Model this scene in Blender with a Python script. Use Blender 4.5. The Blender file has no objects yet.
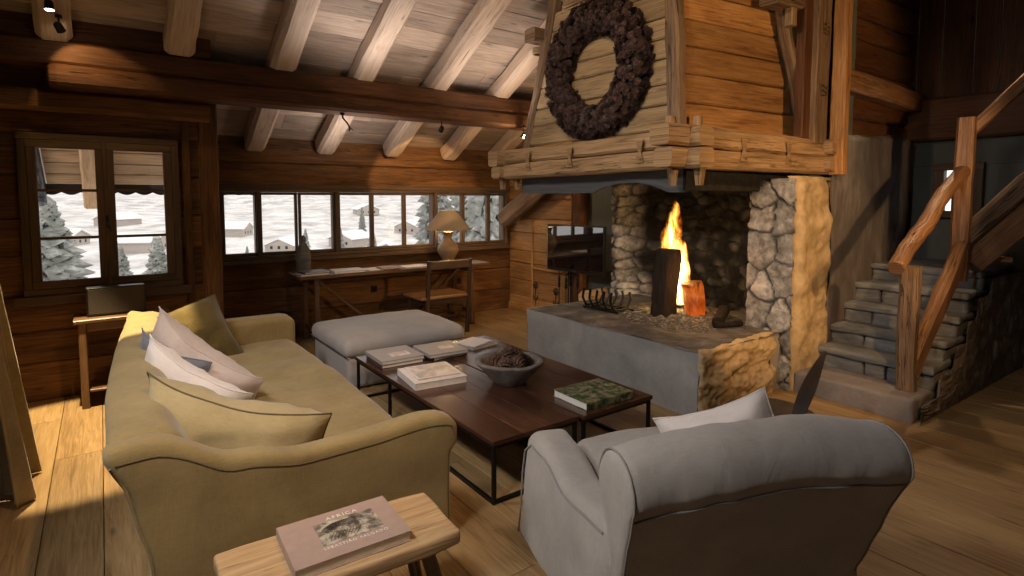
import bpy, bmesh, math, random
from mathutils import Vector, Matrix, noise as mn
random.seed(7)
SC = bpy.context.scene
COL = SC.collection
V = Vector

# ------------------------------------------------------------------ camera, sky, exposure, lights
F_PX, PITCH, YAW = 566.0, math.radians(4.0), math.radians(35.985)
cam_d = bpy.data.cameras.new('camera'); cam = bpy.data.objects.new('camera', cam_d); COL.objects.link(cam)
cam.location = (0, 0, 1.6); cam.rotation_euler = (math.pi/2 - PITCH, 0, -YAW)
cam_d.sensor_width = 36; cam_d.lens = F_PX/1024*36
cam_d.shift_y = -(288 - (198 + F_PX*math.tan(PITCH)))/1024
cam_d.clip_start = .05; cam_d.clip_end = 3000
SC.camera = cam
SC.view_settings.view_transform = 'Standard'; SC.view_settings.look = 'None'
SC.view_settings.gamma = 1; SC.view_settings.use_curve_mapping = False
SC.view_settings.exposure = 0.0
world = bpy.data.worlds.new('winter_sky'); SC.world = world; world.use_nodes = True
wb = world.node_tree.nodes['Background']; wb.inputs[0].default_value = (.95, .90, .86, 1); wb.inputs[1].default_value = 1.55

def spot(name, loc, aim, power, color, size=60, blend=.6, radius=.06):
    d = bpy.data.lights.new(name, 'SPOT'); d.energy = power; d.color = color
    d.spot_size = math.radians(size); d.spot_blend = blend; d.shadow_soft_size = radius
    o = bpy.data.objects.new(name, d); COL.objects.link(o); o.location = loc
    o.rotation_euler = (V(aim)-V(loc)).to_track_quat('-Z', 'Y').to_euler(); return o
def area(name, loc, aim, power, color, sx, sy):
    d = bpy.data.lights.new(name, 'AREA'); d.shape = 'RECTANGLE'; d.size = sx; d.size_y = sy
    d.energy = power; d.color = color
    o = bpy.data.objects.new(name, d); COL.objects.link(o); o.location = loc
    o.rotation_euler = (V(aim)-V(loc)).to_track_quat('-Z', 'Y').to_euler(); return o
def point(name, loc, power, color, radius=.05):
    d = bpy.data.lights.new(name, 'POINT'); d.energy = power; d.color = color; d.shadow_soft_size = radius
    o = bpy.data.objects.new(name, d); COL.objects.link(o); o.location = loc; return o
WARM = (1, .58, .25); WARM2 = (1, .70, .42); NEUT = (1, .94, .88)
# added fill standing in for daylight, high at left and behind the camera
spot('daylight_fill_spot', (-.55, 1.3, 2.95), (1.9, 2.0, .3), 175, NEUT, 105, .7, .22)
spot('daylight_fill_spot', (-.55, 3.6, 2.9), (2.8, 3.3, .3), 135, NEUT, 100, .7, .22)
area('daylight_fill_behind', (1.2, -2.9, 3.5), (2.6, 3.0, .8), 9, (1, .93, .88), 2.6, 1.0)
# ceiling spotlights, with added mid-air fill spots among them
spot('ceiling_spot_fire', (1.6, -.6, 3.6), (4.7, 2.4, .9), 420, WARM, 30, .35)
spot('hood_fill_spot', (3.5, -.5, 1.95), (4.4, 2.6, 2.1), 230, WARM, 70, .3)  # added spot low in mid-air, brightens the hood's stair side
spot('ceiling_spot_wreath', (.9, 2.3, 3.6), (3.6, 3.5, 2.5), 150, WARM2, 62, .5)
spot('ceiling_spot_sofa', (1.3, .9, 3.9), (.5, 3.3, .4), 190, WARM, 50, .6)
spot('ceiling_spot_floor', (2.9, .4, 4.2), (4.3, 1.4, 0), 38, WARM, 56, .7)
spot('rafter_fill_spot', (1.9, 4.6, 2.4), (2.2, 4.5, 4), 30, (1, .88, .80), 155, .8, .15)  # added uplights without a fixture, brighten the rafters and roof boards
spot('rafter_fill_spot', (3.3, 4.8, 2.3), (3.4, 4.7, 4), 26, (1, .86, .76), 150, .8, .15)
spot('alcove_fill_spot', (2.2, 5.75, 1.9), (2.3, 6.0, 3), 20, (1, .88, .80), 165, .8, .15)  # added uplight in mid-air, brightens the alcove ceiling
spot('stair_lamp_light', (6.5, 1.9, 3.7), (4.6, 1.5, .6), 110, WARM2, 50, .5, .03)
# ------------------------------------------------------------------ node helpers / materials
def new_mat(name):
    m = bpy.data.materials.new(name); m.use_nodes = True
    nt = m.node_tree; b = nt.nodes['Principled BSDF']; return m, nt, b
def N(nt, t, **kw):
    n = nt.nodes.new(t)
    for k, v in kw.items():
        if k in n.inputs.keys() if isinstance(k, str) else False: n.inputs[k].default_value = v
        else: setattr(n, k, v)
    return n
def L(nt, a, b): nt.links.new(a, b)
def math_n(nt, op, a, b=None, clamp=False):
    n = nt.nodes.new('ShaderNodeMath'); n.operation = op; n.use_clamp = clamp
    for i, s in enumerate((a, b)):
        if s is None: continue
        if isinstance(s, (int, float)): n.inputs[i].default_value = s
        else: L(nt, s, n.inputs[i])
    return n.outputs[0]
def ramp(nt, fac, stops):
    r = nt.nodes.new('ShaderNodeValToRGB'); L(nt, fac, r.inputs[0])
    e = r.color_ramp.elements
    while len(e) < len(stops): e.new(.5)
    for i, (p, c) in enumerate(stops):
        e[i].position = p; e[i].color = (*c, 1) if len(c) == 3 else c
    return r.outputs[0]
def mixc(nt, fac, a, b, mode='MIX'):
    n = nt.nodes.new('ShaderNodeMix'); n.data_type = 'RGBA'; n.blend_type = mode
    for s, i in ((fac, 0), (a, 6), (b, 7)):
        if isinstance(s, (int, float)): n.inputs[i].default_value = s
        elif isinstance(s, tuple): n.inputs[i].default_value = (*s, 1)
        else: L(nt, s, n.inputs[i])
    return n.outputs[2]
def noise_n(nt, vec, scale, detail=4, rough=.55, dist=0):
    n = nt.nodes.new('ShaderNodeTexNoise'); n.inputs['Scale'].default_value = scale
    n.inputs['Detail'].default_value = detail; n.inputs['Roughness'].default_value = rough
    n.inputs['Distortion'].default_value = dist; L(nt, vec, n.inputs['Vector']); return n.outputs['Fac']
def bump(nt, b, h, strength, dist):
    n = nt.nodes.new('ShaderNodeBump'); n.inputs['Strength'].default_value = strength
    n.inputs['Distance'].default_value = dist; L(nt, h, n.inputs['Height']); L(nt, n.outputs[0], b.inputs['Normal'])

def wood(name, light, mid, dark, rough=.6, var=.35, bmp=.5, crack=.5, knots=1.0, gloss=.3):
    m, nt, b = new_mat(name)
    uv = nt.nodes.new('ShaderNodeUVMap'); geo = nt.nodes.new('ShaderNodeNewGeometry')
    sep = nt.nodes.new('ShaderNodeSeparateXYZ'); L(nt, uv.outputs[0], sep.inputs[0])
    rnd = geo.outputs['Random Per Island']
    def vec(su, sv, sr=37.0):
        c = nt.nodes.new('ShaderNodeCombineXYZ')
        L(nt, math_n(nt, 'MULTIPLY', sep.outputs[0], su), c.inputs[0])
        L(nt, math_n(nt, 'MULTIPLY', sep.outputs[1], sv), c.inputs[1])
        L(nt, math_n(nt, 'MULTIPLY', rnd, sr), c.inputs[2]); return c.outputs[0]
    g = noise_n(nt, vec(1.2, 22), 2.2, 5, .62, 1.2)          # long grain
    w = noise_n(nt, vec(.9, 3.5), 1.3, 3, .5, .6)            # broad tone
    f = noise_n(nt, vec(6, 160), 1.0, 2, .6)                 # fine fibres
    fac = math_n(nt, 'ADD', math_n(nt, 'MULTIPLY', g, .62), math_n(nt, 'MULTIPLY', w, .42))
    col = ramp(nt, fac, [(.33, dark), (.5, mid), (.68, light)])
    cr = noise_n(nt, vec(.55, 13, 91), 2.4, 3, .5, .35)
    crk = ramp(nt, math_n(nt, 'ABSOLUTE', math_n(nt, 'SUBTRACT', cr, .5)), [(0, (1, 1, 1)), (.012, (0, 0, 0))])
    cmask = ramp(nt, noise_n(nt, vec(.6, 3, 53), 1.4, 1), [(.5, (0, 0, 0)), (.56, (1, 1, 1))])
    crk = math_n(nt, 'MULTIPLY', math_n(nt, 'MULTIPLY', crk, cmask), crack)
    vo = nt.nodes.new('ShaderNodeTexVoronoi'); vo.inputs['Scale'].default_value = 1.0; L(nt, vec(1.9, 6.5, 71), vo.inputs['Vector'])
    kn = math_n(nt, 'MULTIPLY', ramp(nt, vo.outputs['Distance'], [(.03, (1, 1, 1)), (.12, (0, 0, 0))]), knots)
    dk = tuple(c*.35 for c in dark)
    col = mixc(nt, math_n(nt, 'MULTIPLY', kn, .8, True), col, dk)
    col = mixc(nt, crk, col, dk)
    k = math_n(nt, 'ADD', math_n(nt, 'MULTIPLY', rnd, var*2), 1-var)
    col = mixc(nt, 1.0, col, k_to_col(nt, k), 'MULTIPLY')
    L(nt, col, b.inputs['Base Color'])
    b.inputs['Roughness'].default_value = rough; b.inputs['Specular IOR Level'].default_value = gloss
    h = math_n(nt, 'SUBTRACT', math_n(nt, 'ADD', math_n(nt, 'MULTIPLY', g, .6), math_n(nt, 'MULTIPLY', f, .25)), math_n(nt, 'MULTIPLY', crk, 1.2))
    bump(nt, b, h, bmp, .012)
    return m
def k_to_col(nt, k):
    c = nt.nodes.new('ShaderNodeCombineColor')
    for i in range(3): L(nt, k, c.inputs[i])
    return c.outputs[0]
def objvec(nt, sx=1, sy=1, sz=1):
    t = nt.nodes.new('ShaderNodeTexCoord'); mp = nt.nodes.new('ShaderNodeMapping'); mp.inputs['Scale'].default_value = (sx, sy, sz)
    L(nt, t.outputs['Object'], mp.inputs[0]); return mp.outputs[0]
def rough_mat(name, cols, scale=3, rough=.9, bmp=.6, dist=.02, fine=40, sheen=0, stretch=(1, 1, 1), spec=.25):
    m, nt, b = new_mat(name); v = objvec(nt, *stretch)
    a = noise_n(nt, v, scale, 6, .6, .4); f = noise_n(nt, v, fine, 3, .6)
    fac = math_n(nt, 'ADD', math_n(nt, 'MULTIPLY', a, .8), math_n(nt, 'MULTIPLY', f, .2))
    n = len(cols); L(nt, ramp(nt, fac, [(.3+.4*i/(n-1), c) for i, c in enumerate(cols)]), b.inputs['Base Color'])
    b.inputs['Roughness'].default_value = rough; b.inputs['Specular IOR Level'].default_value = spec
    if sheen: b.inputs['Sheen Weight'].default_value = sheen
    bump(nt, b, fac, bmp, dist); return m
def fabric(name, c, c2=None, rough=.95, wr=.5):
    m, nt, b = new_mat(name); v = objvec(nt)
    c2 = c2 or tuple(x*.8 for x in c)
    a = noise_n(nt, v, 5, 4, .55, .3); w1 = noise_n(nt, objvec(nt, 1, 1, .12), 260, 1); w2 = noise_n(nt, objvec(nt, .12, .12, 1), 260, 1)
    wv = math_n(nt, 'MULTIPLY', math_n(nt, 'ADD', w1, w2), .5)
    col = ramp(nt, math_n(nt, 'ADD', math_n(nt, 'MULTIPLY', a, .6), math_n(nt, 'MULTIPLY', wv, .4)), [(.36, c2), (.62, c)])
    L(nt, col, b.inputs['Base Color']); b.inputs['Roughness'].default_value = rough
    b.inputs['Sheen Weight'].default_value = .25; b.inputs['Specular IOR Level'].default_value = .1
    big = noise_n(nt, objvec(nt, 1, 1, .5), 9, 3, .5, .8)
    bump(nt, b, math_n(nt, 'ADD', math_n(nt, 'MULTIPLY', wv, .12), math_n(nt, 'MULTIPLY', big, wr)), .35, .02); return m
def plain(name, c, rough=.5, metal=0, spec=.5):
    m, nt, b = new_mat(name); v = objvec(nt); a = noise_n(nt, v, 30, 3)
    L(nt, ramp(nt, a, [(.3, tuple(x*.88 for x in c)), (.7, c)]), b.inputs['Base Color'])
    b.inputs['Roughness'].default_value = rough; b.inputs['Metallic'].default_value = metal; b.inputs['Specular IOR Level'].default_value = spec
    return m
def emit(name, c, s):
    m, nt, b = new_mat(name); b.inputs['Base Color'].default_value = (*c, 1)
    b.inputs['Emission Color'].default_value = (*c, 1); b.inputs['Emission Strength'].default_value = s; return m

M = {}
M['log_wall'] = wood('wall_log_wood', (.245, .122, .042), (.125, .056, .019), (.04, .017, .007), .62, .3, .55, .8)
M['panel'] = wood('panel_wood', (.50, .28, .11), (.34, .17, .06), (.14, .062, .024), .55, .25, .35, .6)
M['beam'] = wood('beam_wood', (.15, .066, .028), (.085, .035, .015), (.035, .015, .008), .65, .2, .6, .9)
M['rafter'] = wood('rafter_wood', (.62, .50, .41), (.50, .39, .31), (.32, .235, .18), .75, .12, .4, .8, .5)
M['ceiling'] = wood('ceiling_wood', (.50, .40, .33), (.36, .28, .225), (.20, .15, .12), .7, .28, .4, .5, .8)
M['old'] = wood('mantel_wood', (.42, .285, .155), (.28, .18, .095), (.10, .062, .032), .75, .2, .7, 1, .8)
M['hoodwood'] = wood('hood_wood', (.40, .29, .165), (.27, .19, .105), (.12, .078, .042), .72, .2, .55, .9, .6)
M['post'] = wood('post_wood', (.27, .185, .12), (.165, .108, .068), (.065, .04, .026), .8, .15, .8, 1, .6)
M['floor'] = wood('floor_oak', (.40, .27, .13), (.28, .178, .08), (.15, .088, .037), .42, .16, .18, .5, .8, .4)
M['stool'] = wood('bench_wood', (.66, .46, .26), (.50, .33, .17), (.28, .165, .075), .6, .08, .4, .6, .9)
M['table'] = wood('tabletop_wood', (.115, .052, .030), (.062, .026, .015), (.024, .010, .006), .22, .12, .15, .3, .7, .6)
M['desk'] = wood('desk_wood', (.20, .11, .055), (.12, .062, .03), (.05, .025, .013), .42, .12, .2, .4, .7, .5)
M['chairwood'] = wood('chair_wood', (.09, .05, .028), (.05, .027, .015), (.02, .011, .007), .4, .1, .2, .3, .6, .5)
M['seatwood'] = wood('seat_wood', (.42, .22, .08), (.30, .145, .05), (.15, .07, .025), .4, .1, .2, .3, .7, .5)
M['rail'] = wood('handrail_wood', (.36, .20, .10), (.21, .105, .048), (.08, .038, .018), .42, .12, .6, 1, .7, .5)
M['darkwood'] = wood('dark_carved_wood', (.035, .022, .015), (.02, .012, .009), (.009, .006, .004), .4, .1, .2, .4, .5, .5)
M['window'] = wood('window_wood', (.13, .085, .052), (.085, .054, .033), (.045, .028, .018), .55, .12, .25, .3, .5)
M['eave'] = wood('eave_wood', (.62, .42, .24), (.45, .28, .14), (.22, .12, .06), .7, .25, .5, .6, .9)
M['greyboard'] = wood('grey_board_wood', (.17, .17, .175), (.11, .112, .118), (.05, .05, .053), .75, .12, .5, .7, .5)
M['wallup'] = wood('upper_wall_wood', (.16, .072, .03), (.10, .042, .017), (.045, .018, .008), .6, .2, .45, .8)
M['plaster'] = rough_mat('rough_plaster', [(.085, .075, .073), (.13, .115, .112), (.27, .25, .25)], 3.2, .92, .8, .04, 26, stretch=(1.3, 1.3, .35))
M['plinth'] = rough_mat('plinth_plaster', [(.15, .135, .13), (.21, .19, .185), (.28, .255, .245)], 3, .92, .8, .03, 26)
M['plaster_grey'] = rough_mat('green_grey_plaster', [(.10, .11, .105), (.14, .15, .143)], 2.5, .95, .4, .02, 30)
M['cement'] = rough_mat('hearth_cement', [(.23, .225, .22), (.30, .29, .28), (.37, .355, .345)], 4, .85, .3, .012, 30)
M['lump'] = rough_mat('lumpy_stone_plaster', [(.28, .205, .115), (.44, .33, .19), (.58, .45, .28)], 7, .85, .7, .02, 34)
M['slab'] = rough_mat('ash_covered_slab', [(.045, .043, .043), (.10, .095, .093), (.20, .19, .185)], 6, .95, .9, .02, 60)
M['ash'] = rough_mat('ash', [(.03, .028, .028), (.07, .067, .065), (.30, .29, .28)], 30, 1, .9, .02, 90)
M['step'] = rough_mat('step_stone', [(.085, .09, .09), (.15, .155, .155), (.25, .25, .25)], 5, .85, .9, .025, 36, stretch=(1, .6, 2.2))
M['bowl'] = rough_mat('carved_stone_bowl', [(.10, .085, .072), (.18, .158, .138), (.28, .25, .225)], 14, .9, .8, .01, 60)
M['cone'] = rough_mat('pine_cone', [(.03, .017, .012), (.09, .05, .035), (.20, .115, .08)], 30, .7, .5, .005, 90)
M['wreathcone'] = rough_mat('wreath_cone', [(.012, .008, .008), (.05, .03, .028), (.17, .10, .085)], 40, .7, .5, .005, 90)
M['soot'] = rough_mat('soot', [(.008, .008, .008), (.02, .019, .018), (.035, .033, .03)], 12, .9, .8, .02, 50)
M['char'] = rough_mat('charred_bark', [(.004, .004, .004), (.012, .009, .008), (.035, .02, .013)], 14, .9, 1, .03, 60, stretch=(1, 1, .25))
M['sofa'] = fabric('olive_linen', (.31, .235, .105), (.225, .165, .07))
M['sofacush'] = fabric('olive_velvet', (.13, .095, .032), (.08, .058, .018))
M['khaki'] = fabric('khaki_linen', (.42, .335, .18), (.33, .255, .125))
M['white_f'] = fabric('white_linen', (.74, .67, .64), (.62, .56, .53))
M['pink_f'] = fabric('pale_pink_linen', (.52, .43, .39), (.42, .34, .30))
M['grey_f'] = fabric('blue_grey_linen', (.20, .21, .25), (.15, .155, .19))
M['tan_f'] = fabric('tan_linen', (.50, .36, .16), (.42, .29, .12))
M['chair_f'] = fabric('pale_grey_linen', (.40, .365, .335), (.32, .29, .265), wr=.9)
M['ottoman_f'] = fabric('light_grey_linen', (.44, .415, .40), (.37, .345, .33))
M['curtain_f'] = fabric('brown_curtain', (.26, .195, .10), (.17, .125, .06))
M['pipe_d'] = plain('dark_seam', (.05, .04, .03), .8)
M['pipe_o'] = plain('olive_seam', (.13, .095, .045), .9)
M['pipe_g'] = plain('grey_seam', (.27, .25, .245), .9)
M['iron'] = plain('black_iron', (.018, .017, .017), .45, .6)
M['steel'] = plain('worn_steel', (.20, .20, .21), .35, .9)
M['blackplastic'] = plain('black_plastic', (.012, .012, .013), .3)
M['screen'] = plain('tv_screen', (.006, .006, .007), .03, 0, .5); M['screen'].node_tree.nodes['Principled BSDF'].inputs['IOR'].default_value = 2.5
M['shade'] = plain('linen_lampshade', (.20, .165, .125), .9)
M['lampbase'] = rough_mat('turned_lamp_wood', [(.20, .13, .07), (.36, .25, .14)], 8, .5, .2, .005, 40, spec=.5)
M['paper'] = plain('paper_white', (.78, .74, .70), .7)
M['paper_w'] = plain('page_block', (.95, .88, .75), .8)
M['cover_mauve'] = plain('mauve_cover', (.40, .29, .245), .6)
M['cover_grey'] = plain('grey_cover', (.40, .35, .32), .45)
M['cover_dark'] = plain('dark_cover', (.07, .045, .045), .45)
M['cover_white'] = plain('white_cover', (.80, .73, .69), .4)
M['cover_black'] = plain('black_cover', (.02, .018, .018), .4)
M['print_grey'] = rough_mat('photo_print', [(.02, .018, .016), (.12, .10, .08), (.45, .40, .33), (.6, .55, .47)], 26, .5, .0, .001, 60)
M['print_soft'] = rough_mat('landscape_print', [(.30, .27, .25), (.62, .5, .42), (.9, .86, .82)], 9, .35, .0, .001, 30)
M['print_green'] = rough_mat('forest_print', [(.008, .022, .01), (.03, .07, .025), (.26, .22, .13), (.5, .45, .33)], 24, .4, .0, .001, 70)
M['rust'] = plain('brown_paint_mark', (.05, .03, .015), .6)
M['snow'] = rough_mat('snow', [(.78, .78, .79), (.88, .88, .88), (.93, .92, .91)], .12, .9, .3, .2, 3)
M['hill'] = rough_mat('hazed_snowy_forest', [(.30, .295, .29), (.62, .61, .60), (.90, .89, .87)], .07, 1, .2, .2, .45)  # distance haze is put into these pale slope colours
M['fir'] = rough_mat('hazed_snowy_fir', [(.13, .14, .125), (.26, .27, .25), (.66, .66, .65)], 1.6, 1, .3, .05, 6)  # snow dusting, with haze lightening the greens as well
M['bark'] = plain('tree_bark', (.12, .10, .085), .9)
M['housewall'] = wood('hazed_house_timber', (.50, .45, .41), (.42, .375, .34), (.30, .265, .24), .8, .1, .2)  # timber paled to carry the haze in its colour
M['bulb'] = emit('lamp_glow', (1, .80, .52), 30)
M['copper'] = plain('gutter_metal', (.05, .05, .06), .4, .6)

def glass_mat():
    m, nt, b = new_mat('window_glass'); out = [n for n in nt.nodes if n.type == 'OUTPUT_MATERIAL'][0]
    tr = nt.nodes.new('ShaderNodeBsdfTransparent'); gl = nt.nodes.new('ShaderNodeBsdfGlossy'); gl.inputs['Roughness'].default_value = .02
    fr = nt.nodes.new('ShaderNodeFresnel'); fr.inputs[0].default_value = 1.18
    mx = nt.nodes.new('ShaderNodeMixShader'); L(nt, fr.outputs[0], mx.inputs[0]); L(nt, tr.outputs[0], mx.inputs[1]); L(nt, gl.outputs[0], mx.inputs[2])
    L(nt, mx.outputs[0], out.inputs[0]); return m
M['glass'] = glass_mat()
def flame_mat(name, stops, s, z0, z1):
    m, nt, b = new_mat(name); t = nt.nodes.new('ShaderNodeTexCoord'); sp = nt.nodes.new('ShaderNodeSeparateXYZ'); L(nt, t.outputs['Object'], sp.inputs[0])
    h = math_n(nt, 'DIVIDE', math_n(nt, 'SUBTRACT', sp.outputs[2], z0), z1-z0)
    nz = noise_n(nt, objvec(nt, 3, 3, .8), 9, 3, .6, .8)
    f = math_n(nt, 'ADD', h, math_n(nt, 'MULTIPLY', math_n(nt, 'SUBTRACT', nz, .5), .9))
    c = ramp(nt, f, stops); L(nt, c, b.inputs['Emission Color']); b.inputs['Emission Strength'].default_value = s
    b.inputs['Base Color'].default_value = (0, 0, 0, 1); return m
def flame_volume():
    """burning gas: an emitting volume whose tongues narrow towards the top"""
    m = bpy.data.materials.new('flame_gas'); m.use_nodes = True; nt = m.node_tree; nt.nodes.clear()
    out = nt.nodes.new('ShaderNodeOutputMaterial'); em = nt.nodes.new('ShaderNodeEmission'); L(nt, em.outputs[0], out.inputs['Volume'])
    t = nt.nodes.new('ShaderNodeTexCoord'); sp = nt.nodes.new('ShaderNodeSeparateXYZ'); L(nt, t.outputs['Object'], sp.inputs[0])
    x, y, z = sp.outputs     # object origin sits at the flame foot
    h = math_n(nt, 'MULTIPLY', math_n(nt, 'ADD', z, .20), 1.02)
    hh = math_n(nt, 'MAXIMUM', h, 0.0)
    nz = noise_n(nt, objvec(nt, 12, 12, 3.0), 1.0, 3, .55, .7); n2 = noise_n(nt, objvec(nt, 22, 22, 7), 1.0, 2, .5, .5)
    sway = math_n(nt, 'MULTIPLY', math_n(nt, 'SUBTRACT', noise_n(nt, objvec(nt, 0, 0, 3.1), 1.0, 1), .5), .22)
    rx = math_n(nt, 'SUBTRACT', x, sway); rr = math_n(nt, 'SQRT', math_n(nt, 'ADD', math_n(nt, 'MULTIPLY', rx, rx), math_n(nt, 'MULTIPLY', y, y)))
    rad = math_n(nt, 'MULTIPLY', math_n(nt, 'POWER', math_n(nt, 'SUBTRACT', 1.02, hh, True), .6), .19)
    body = math_n(nt, 'SUBTRACT', rad, rr)
    d = math_n(nt, 'ADD', math_n(nt, 'MULTIPLY', body, 7.0), math_n(nt, 'ADD', math_n(nt, 'MULTIPLY', math_n(nt, 'SUBTRACT', nz, .52), 3.6), math_n(nt, 'MULTIPLY', math_n(nt, 'SUBTRACT', n2, .5), 1.2)))
    d = math_n(nt, 'MULTIPLY', d, math_n(nt, 'GREATER_THAN', rad, rr))
    dens = math_n(nt, 'MULTIPLY', d, 1.0, True)
    c = ramp(nt, dens, [(0, (1, .12, .006)), (.3, (1, .36, .04)), (.7, (1, .58, .14)), (1, (1, .72, .30))])
    L(nt, c, em.inputs[0]); L(nt, math_n(nt, 'MULTIPLY', math_n(nt, 'POWER', dens, 1.3), 120), em.inputs[1]); return m
M['flame'] = flame_volume()
M['ember'] = flame_mat('ember_glow', [(.0, (.9, .14, .012)), (.35, (.35, .045, .004)), (.6, (.8, .15, .015)), (.9, (.10, .012, .002)), (1, (.5, .08, .01))], .75, 0, .4)
def stone_mat(name, mortar, c1, c2, c3):
    m, nt, b = new_mat(name); at = nt.nodes.new('ShaderNodeVertexColor'); at.layer_name = 'stone'
    sp = nt.nodes.new('ShaderNodeSeparateColor'); L(nt, at.outputs[0], sp.inputs[0])
    v = objvec(nt); a = noise_n(nt, v, 14, 6, .65, .3)
    tone = math_n(nt, 'ADD', math_n(nt, 'MULTIPLY', sp.outputs[1], .35), math_n(nt, 'SUBTRACT', math_n(nt, 'MULTIPLY', a, 1.5), .40))
    st = ramp(nt, tone, [(.2, c1), (.5, c2), (.8, c3)])
    col = mixc(nt, sp.outputs[0], mortar, st)
    col = mixc(nt, sp.outputs[2], col, (.012, .011, .011))   # soot left by the fire
    L(nt, col, b.inputs['Base Color']); b.inputs['Roughness'].default_value = .9; b.inputs['Specular IOR Level'].default_value = .2
    bump(nt, b, noise_n(nt, v, 34, 5, .65), .7, .02); return m
M['stone'] = stone_mat('field_stone', (.05, .049, .049), (.13, .13, .13), (.28, .28, .28), (.50, .495, .49))
M['stone_side'] = stone_mat('stair_side_stone', (.14, .115, .095), (.15, .125, .105), (.20, .17, .145), (.27, .235, .20))

# ------------------------------------------------------------------ mesh builder
def frame(d, up=V((0, 0, 1))):
    d = d.normalized()
    if abs(d.dot(up)) > .98: up = V((0, 1, 0))
    s = d.cross(up).normalized(); return d, s, s.cross(d)
class MB:
    def __init__(self): self.v = []; self.f = []; self.uv = []; self.sm = []
    def face(self, idx, uvs, smooth=False): self.f.append(tuple(idx)); self.uv.append([tuple(u) for u in uvs]); self.sm.append(smooth)
    def beam(self, p0, p1, w, h, up=(0, 0, 1), ch=.012, n=None, jit=0, rnd=0, taper=1.0, bow=0, ends=0, seed=None):
        """timber from p0 to p1; w across, h along up; rnd > 0 gives a round log section"""
        p0, p1 = V(p0), V(p1); ln = (p1-p0).length; d, s, u = frame(p1-p0, V(up))
        if n is None: n = max(1, int(ln/.18)) if (jit or bow) else 1
        n = max(n, 1); sd = random.random()*100 if seed is None else seed
        if rnd:
            k = int(rnd); pts = []
            for i in range(k):
                a = 2*math.pi*i/k; c, q = math.cos(a), math.sin(a); e = .75
                pts.append((math.copysign(abs(c)**e, c)*w/2, math.copysign(abs(q)**e, q)*h/2))
        else:
            a, b = w/2, h/2; c = min(ch, a*.6, b*.6)
            pts = [(a, -b+c), (a, b-c), (a-c, b), (-a+c, b), (-a, b-c), (-a, -b+c), (-a+c, -b), (a-c, -b)]
        per = [0]
        for i in range(len(pts)):
            q, r = pts[i], pts[(i+1) % len(pts)]; per.append(per[-1]+math.hypot(q[0]-r[0], q[1]-r[1]))
        uo, vo = random.random()*9, random.random()*9
        stations = [i/n for i in range(n+1)]; scl = [1]*(n+1)
        if ends:
            e = ends/ln; stations = [0, e*.25, e]+[x for x in stations if e*1.3 < x < 1-e*1.3]+[1-e, 1-e*.25, 1]
            scl = [.72, .92]+[1]*(len(stations)-4)+[.92, .72]
        base = len(self.v); k = len(pts)
        for j, t in enumerate(stations):
            tp = 1+(taper-1)*t; c = p0.lerp(p1, t)+u*bow*math.sin(math.pi*t)
            for (x, y) in pts:
                p = c+(s*x+u*y)*tp*scl[j]
                if jit:
                    q = p*3.2+V((sd, 0, 0)); p = p+(s*mn.noise(q)+u*mn.noise(q+V((9, 3, 1))))*jit+(s*mn.noise(q*4)+u*mn.noise(q*4+V((5, 3, 1))))*jit*.4
                self.v.append(p)
        for j in range(len(stations)-1):
            for i in range(k):
                a = base+j*k+i; b = base+j*k+(i+1) % k
                u0, u1 = uo+stations[j]*ln, uo+stations[j+1]*ln
                self.face((a, b, b+k, a+k), [(u0, vo+per[i]), (u0, vo+per[i+1]), (u1, vo+per[i+1]), (u1, vo+per[i])], bool(rnd))
        cu = [(uo+x*.1, vo+y) for x, y in pts]
        self.face([base+i for i in range(k)][::-1], cu[::-1]); e = base+(len(stations)-1)*k
        self.face([e+i for i in range(k)], cu); return self
    def box(self, x0, x1, y0, y1, z0, z1, ax='x', ch=.006, jit=0, n=None):
        cx, cy, cz = (x0+x1)/2, (y0+y1)/2, (z0+z1)/2
        if ax == 'x': return self.beam((x0, cy, cz), (x1, cy, cz), y1-y0, z1-z0, ch=ch, jit=jit, n=n)
        if ax == 'y': return self.beam((cx, y0, cz), (cx, y1, cz), x1-x0, z1-z0, ch=ch, jit=jit, n=n)
        return self.beam((cx, cy, z0), (cx, cy, z1), x1-x0, y1-y0, up=(0, 1, 0), ch=ch, jit=jit, n=n)
    def grid(self, fn, nu, nv, smooth=True, flip=False, uvs=1.0):
        base = len(self.v)
        for j in range(nv+1):
            for i in range(nu+1): self.v.append(V(fn(i/nu, j/nv)))
        for j in range(nv):
            for i in range(nu):
                a = base+j*(nu+1)+i; q = (a, a+1, a+nu+2, a+nu+1); w = [(i/nu, j/nv), ((i+1)/nu, j/nv), ((i+1)/nu, (j+1)/nv), (i/nu, (j+1)/nv)]
                if flip: q = q[::-1]; w = w[::-1]
                self.face(q, [(x*uvs, y*uvs) for x, y in w], smooth)
        return self
    def lathe(self, prof, c=(0, 0, 0), n=32, smooth=True, jit=0, sy=1.0):
        base = len(self.v); c = V(c)
        for (r, z) in prof:
            for i in range(n):
                a = 2*math.pi*i/n; p = V((r*math.cos(a), r*sy*math.sin(a), z))
                if jit and r > 0: q = p*9; p += V((math.cos(a), math.sin(a), 0))*mn.noise(q)*jit+V((0, 0, 1))*mn.noise(q+V((4, 4, 4)))*jit*.6
                self.v.append(c+p)
        for j in range(len(prof)-1):
            for i in range(n):
                a = base+j*n+i; b = base+j*n+(i+1) % n
                self.face((a, b, b+n, a+n), [(prof[j][1], i/n), (prof[j][1], (i+1)/n), (prof[j+1][1], (i+1)/n), (prof[j+1][1], i/n)], smooth)
        if prof[0][0] > 1e-4: self.face([base+i for i in range(n)][::-1], [(0, 0)]*n)
        if prof[-1][0] > 1e-4: e = base+(len(prof)-1)*n; self.face([e+i for i in range(n)], [(0, 0)]*n)
        return self
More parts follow.
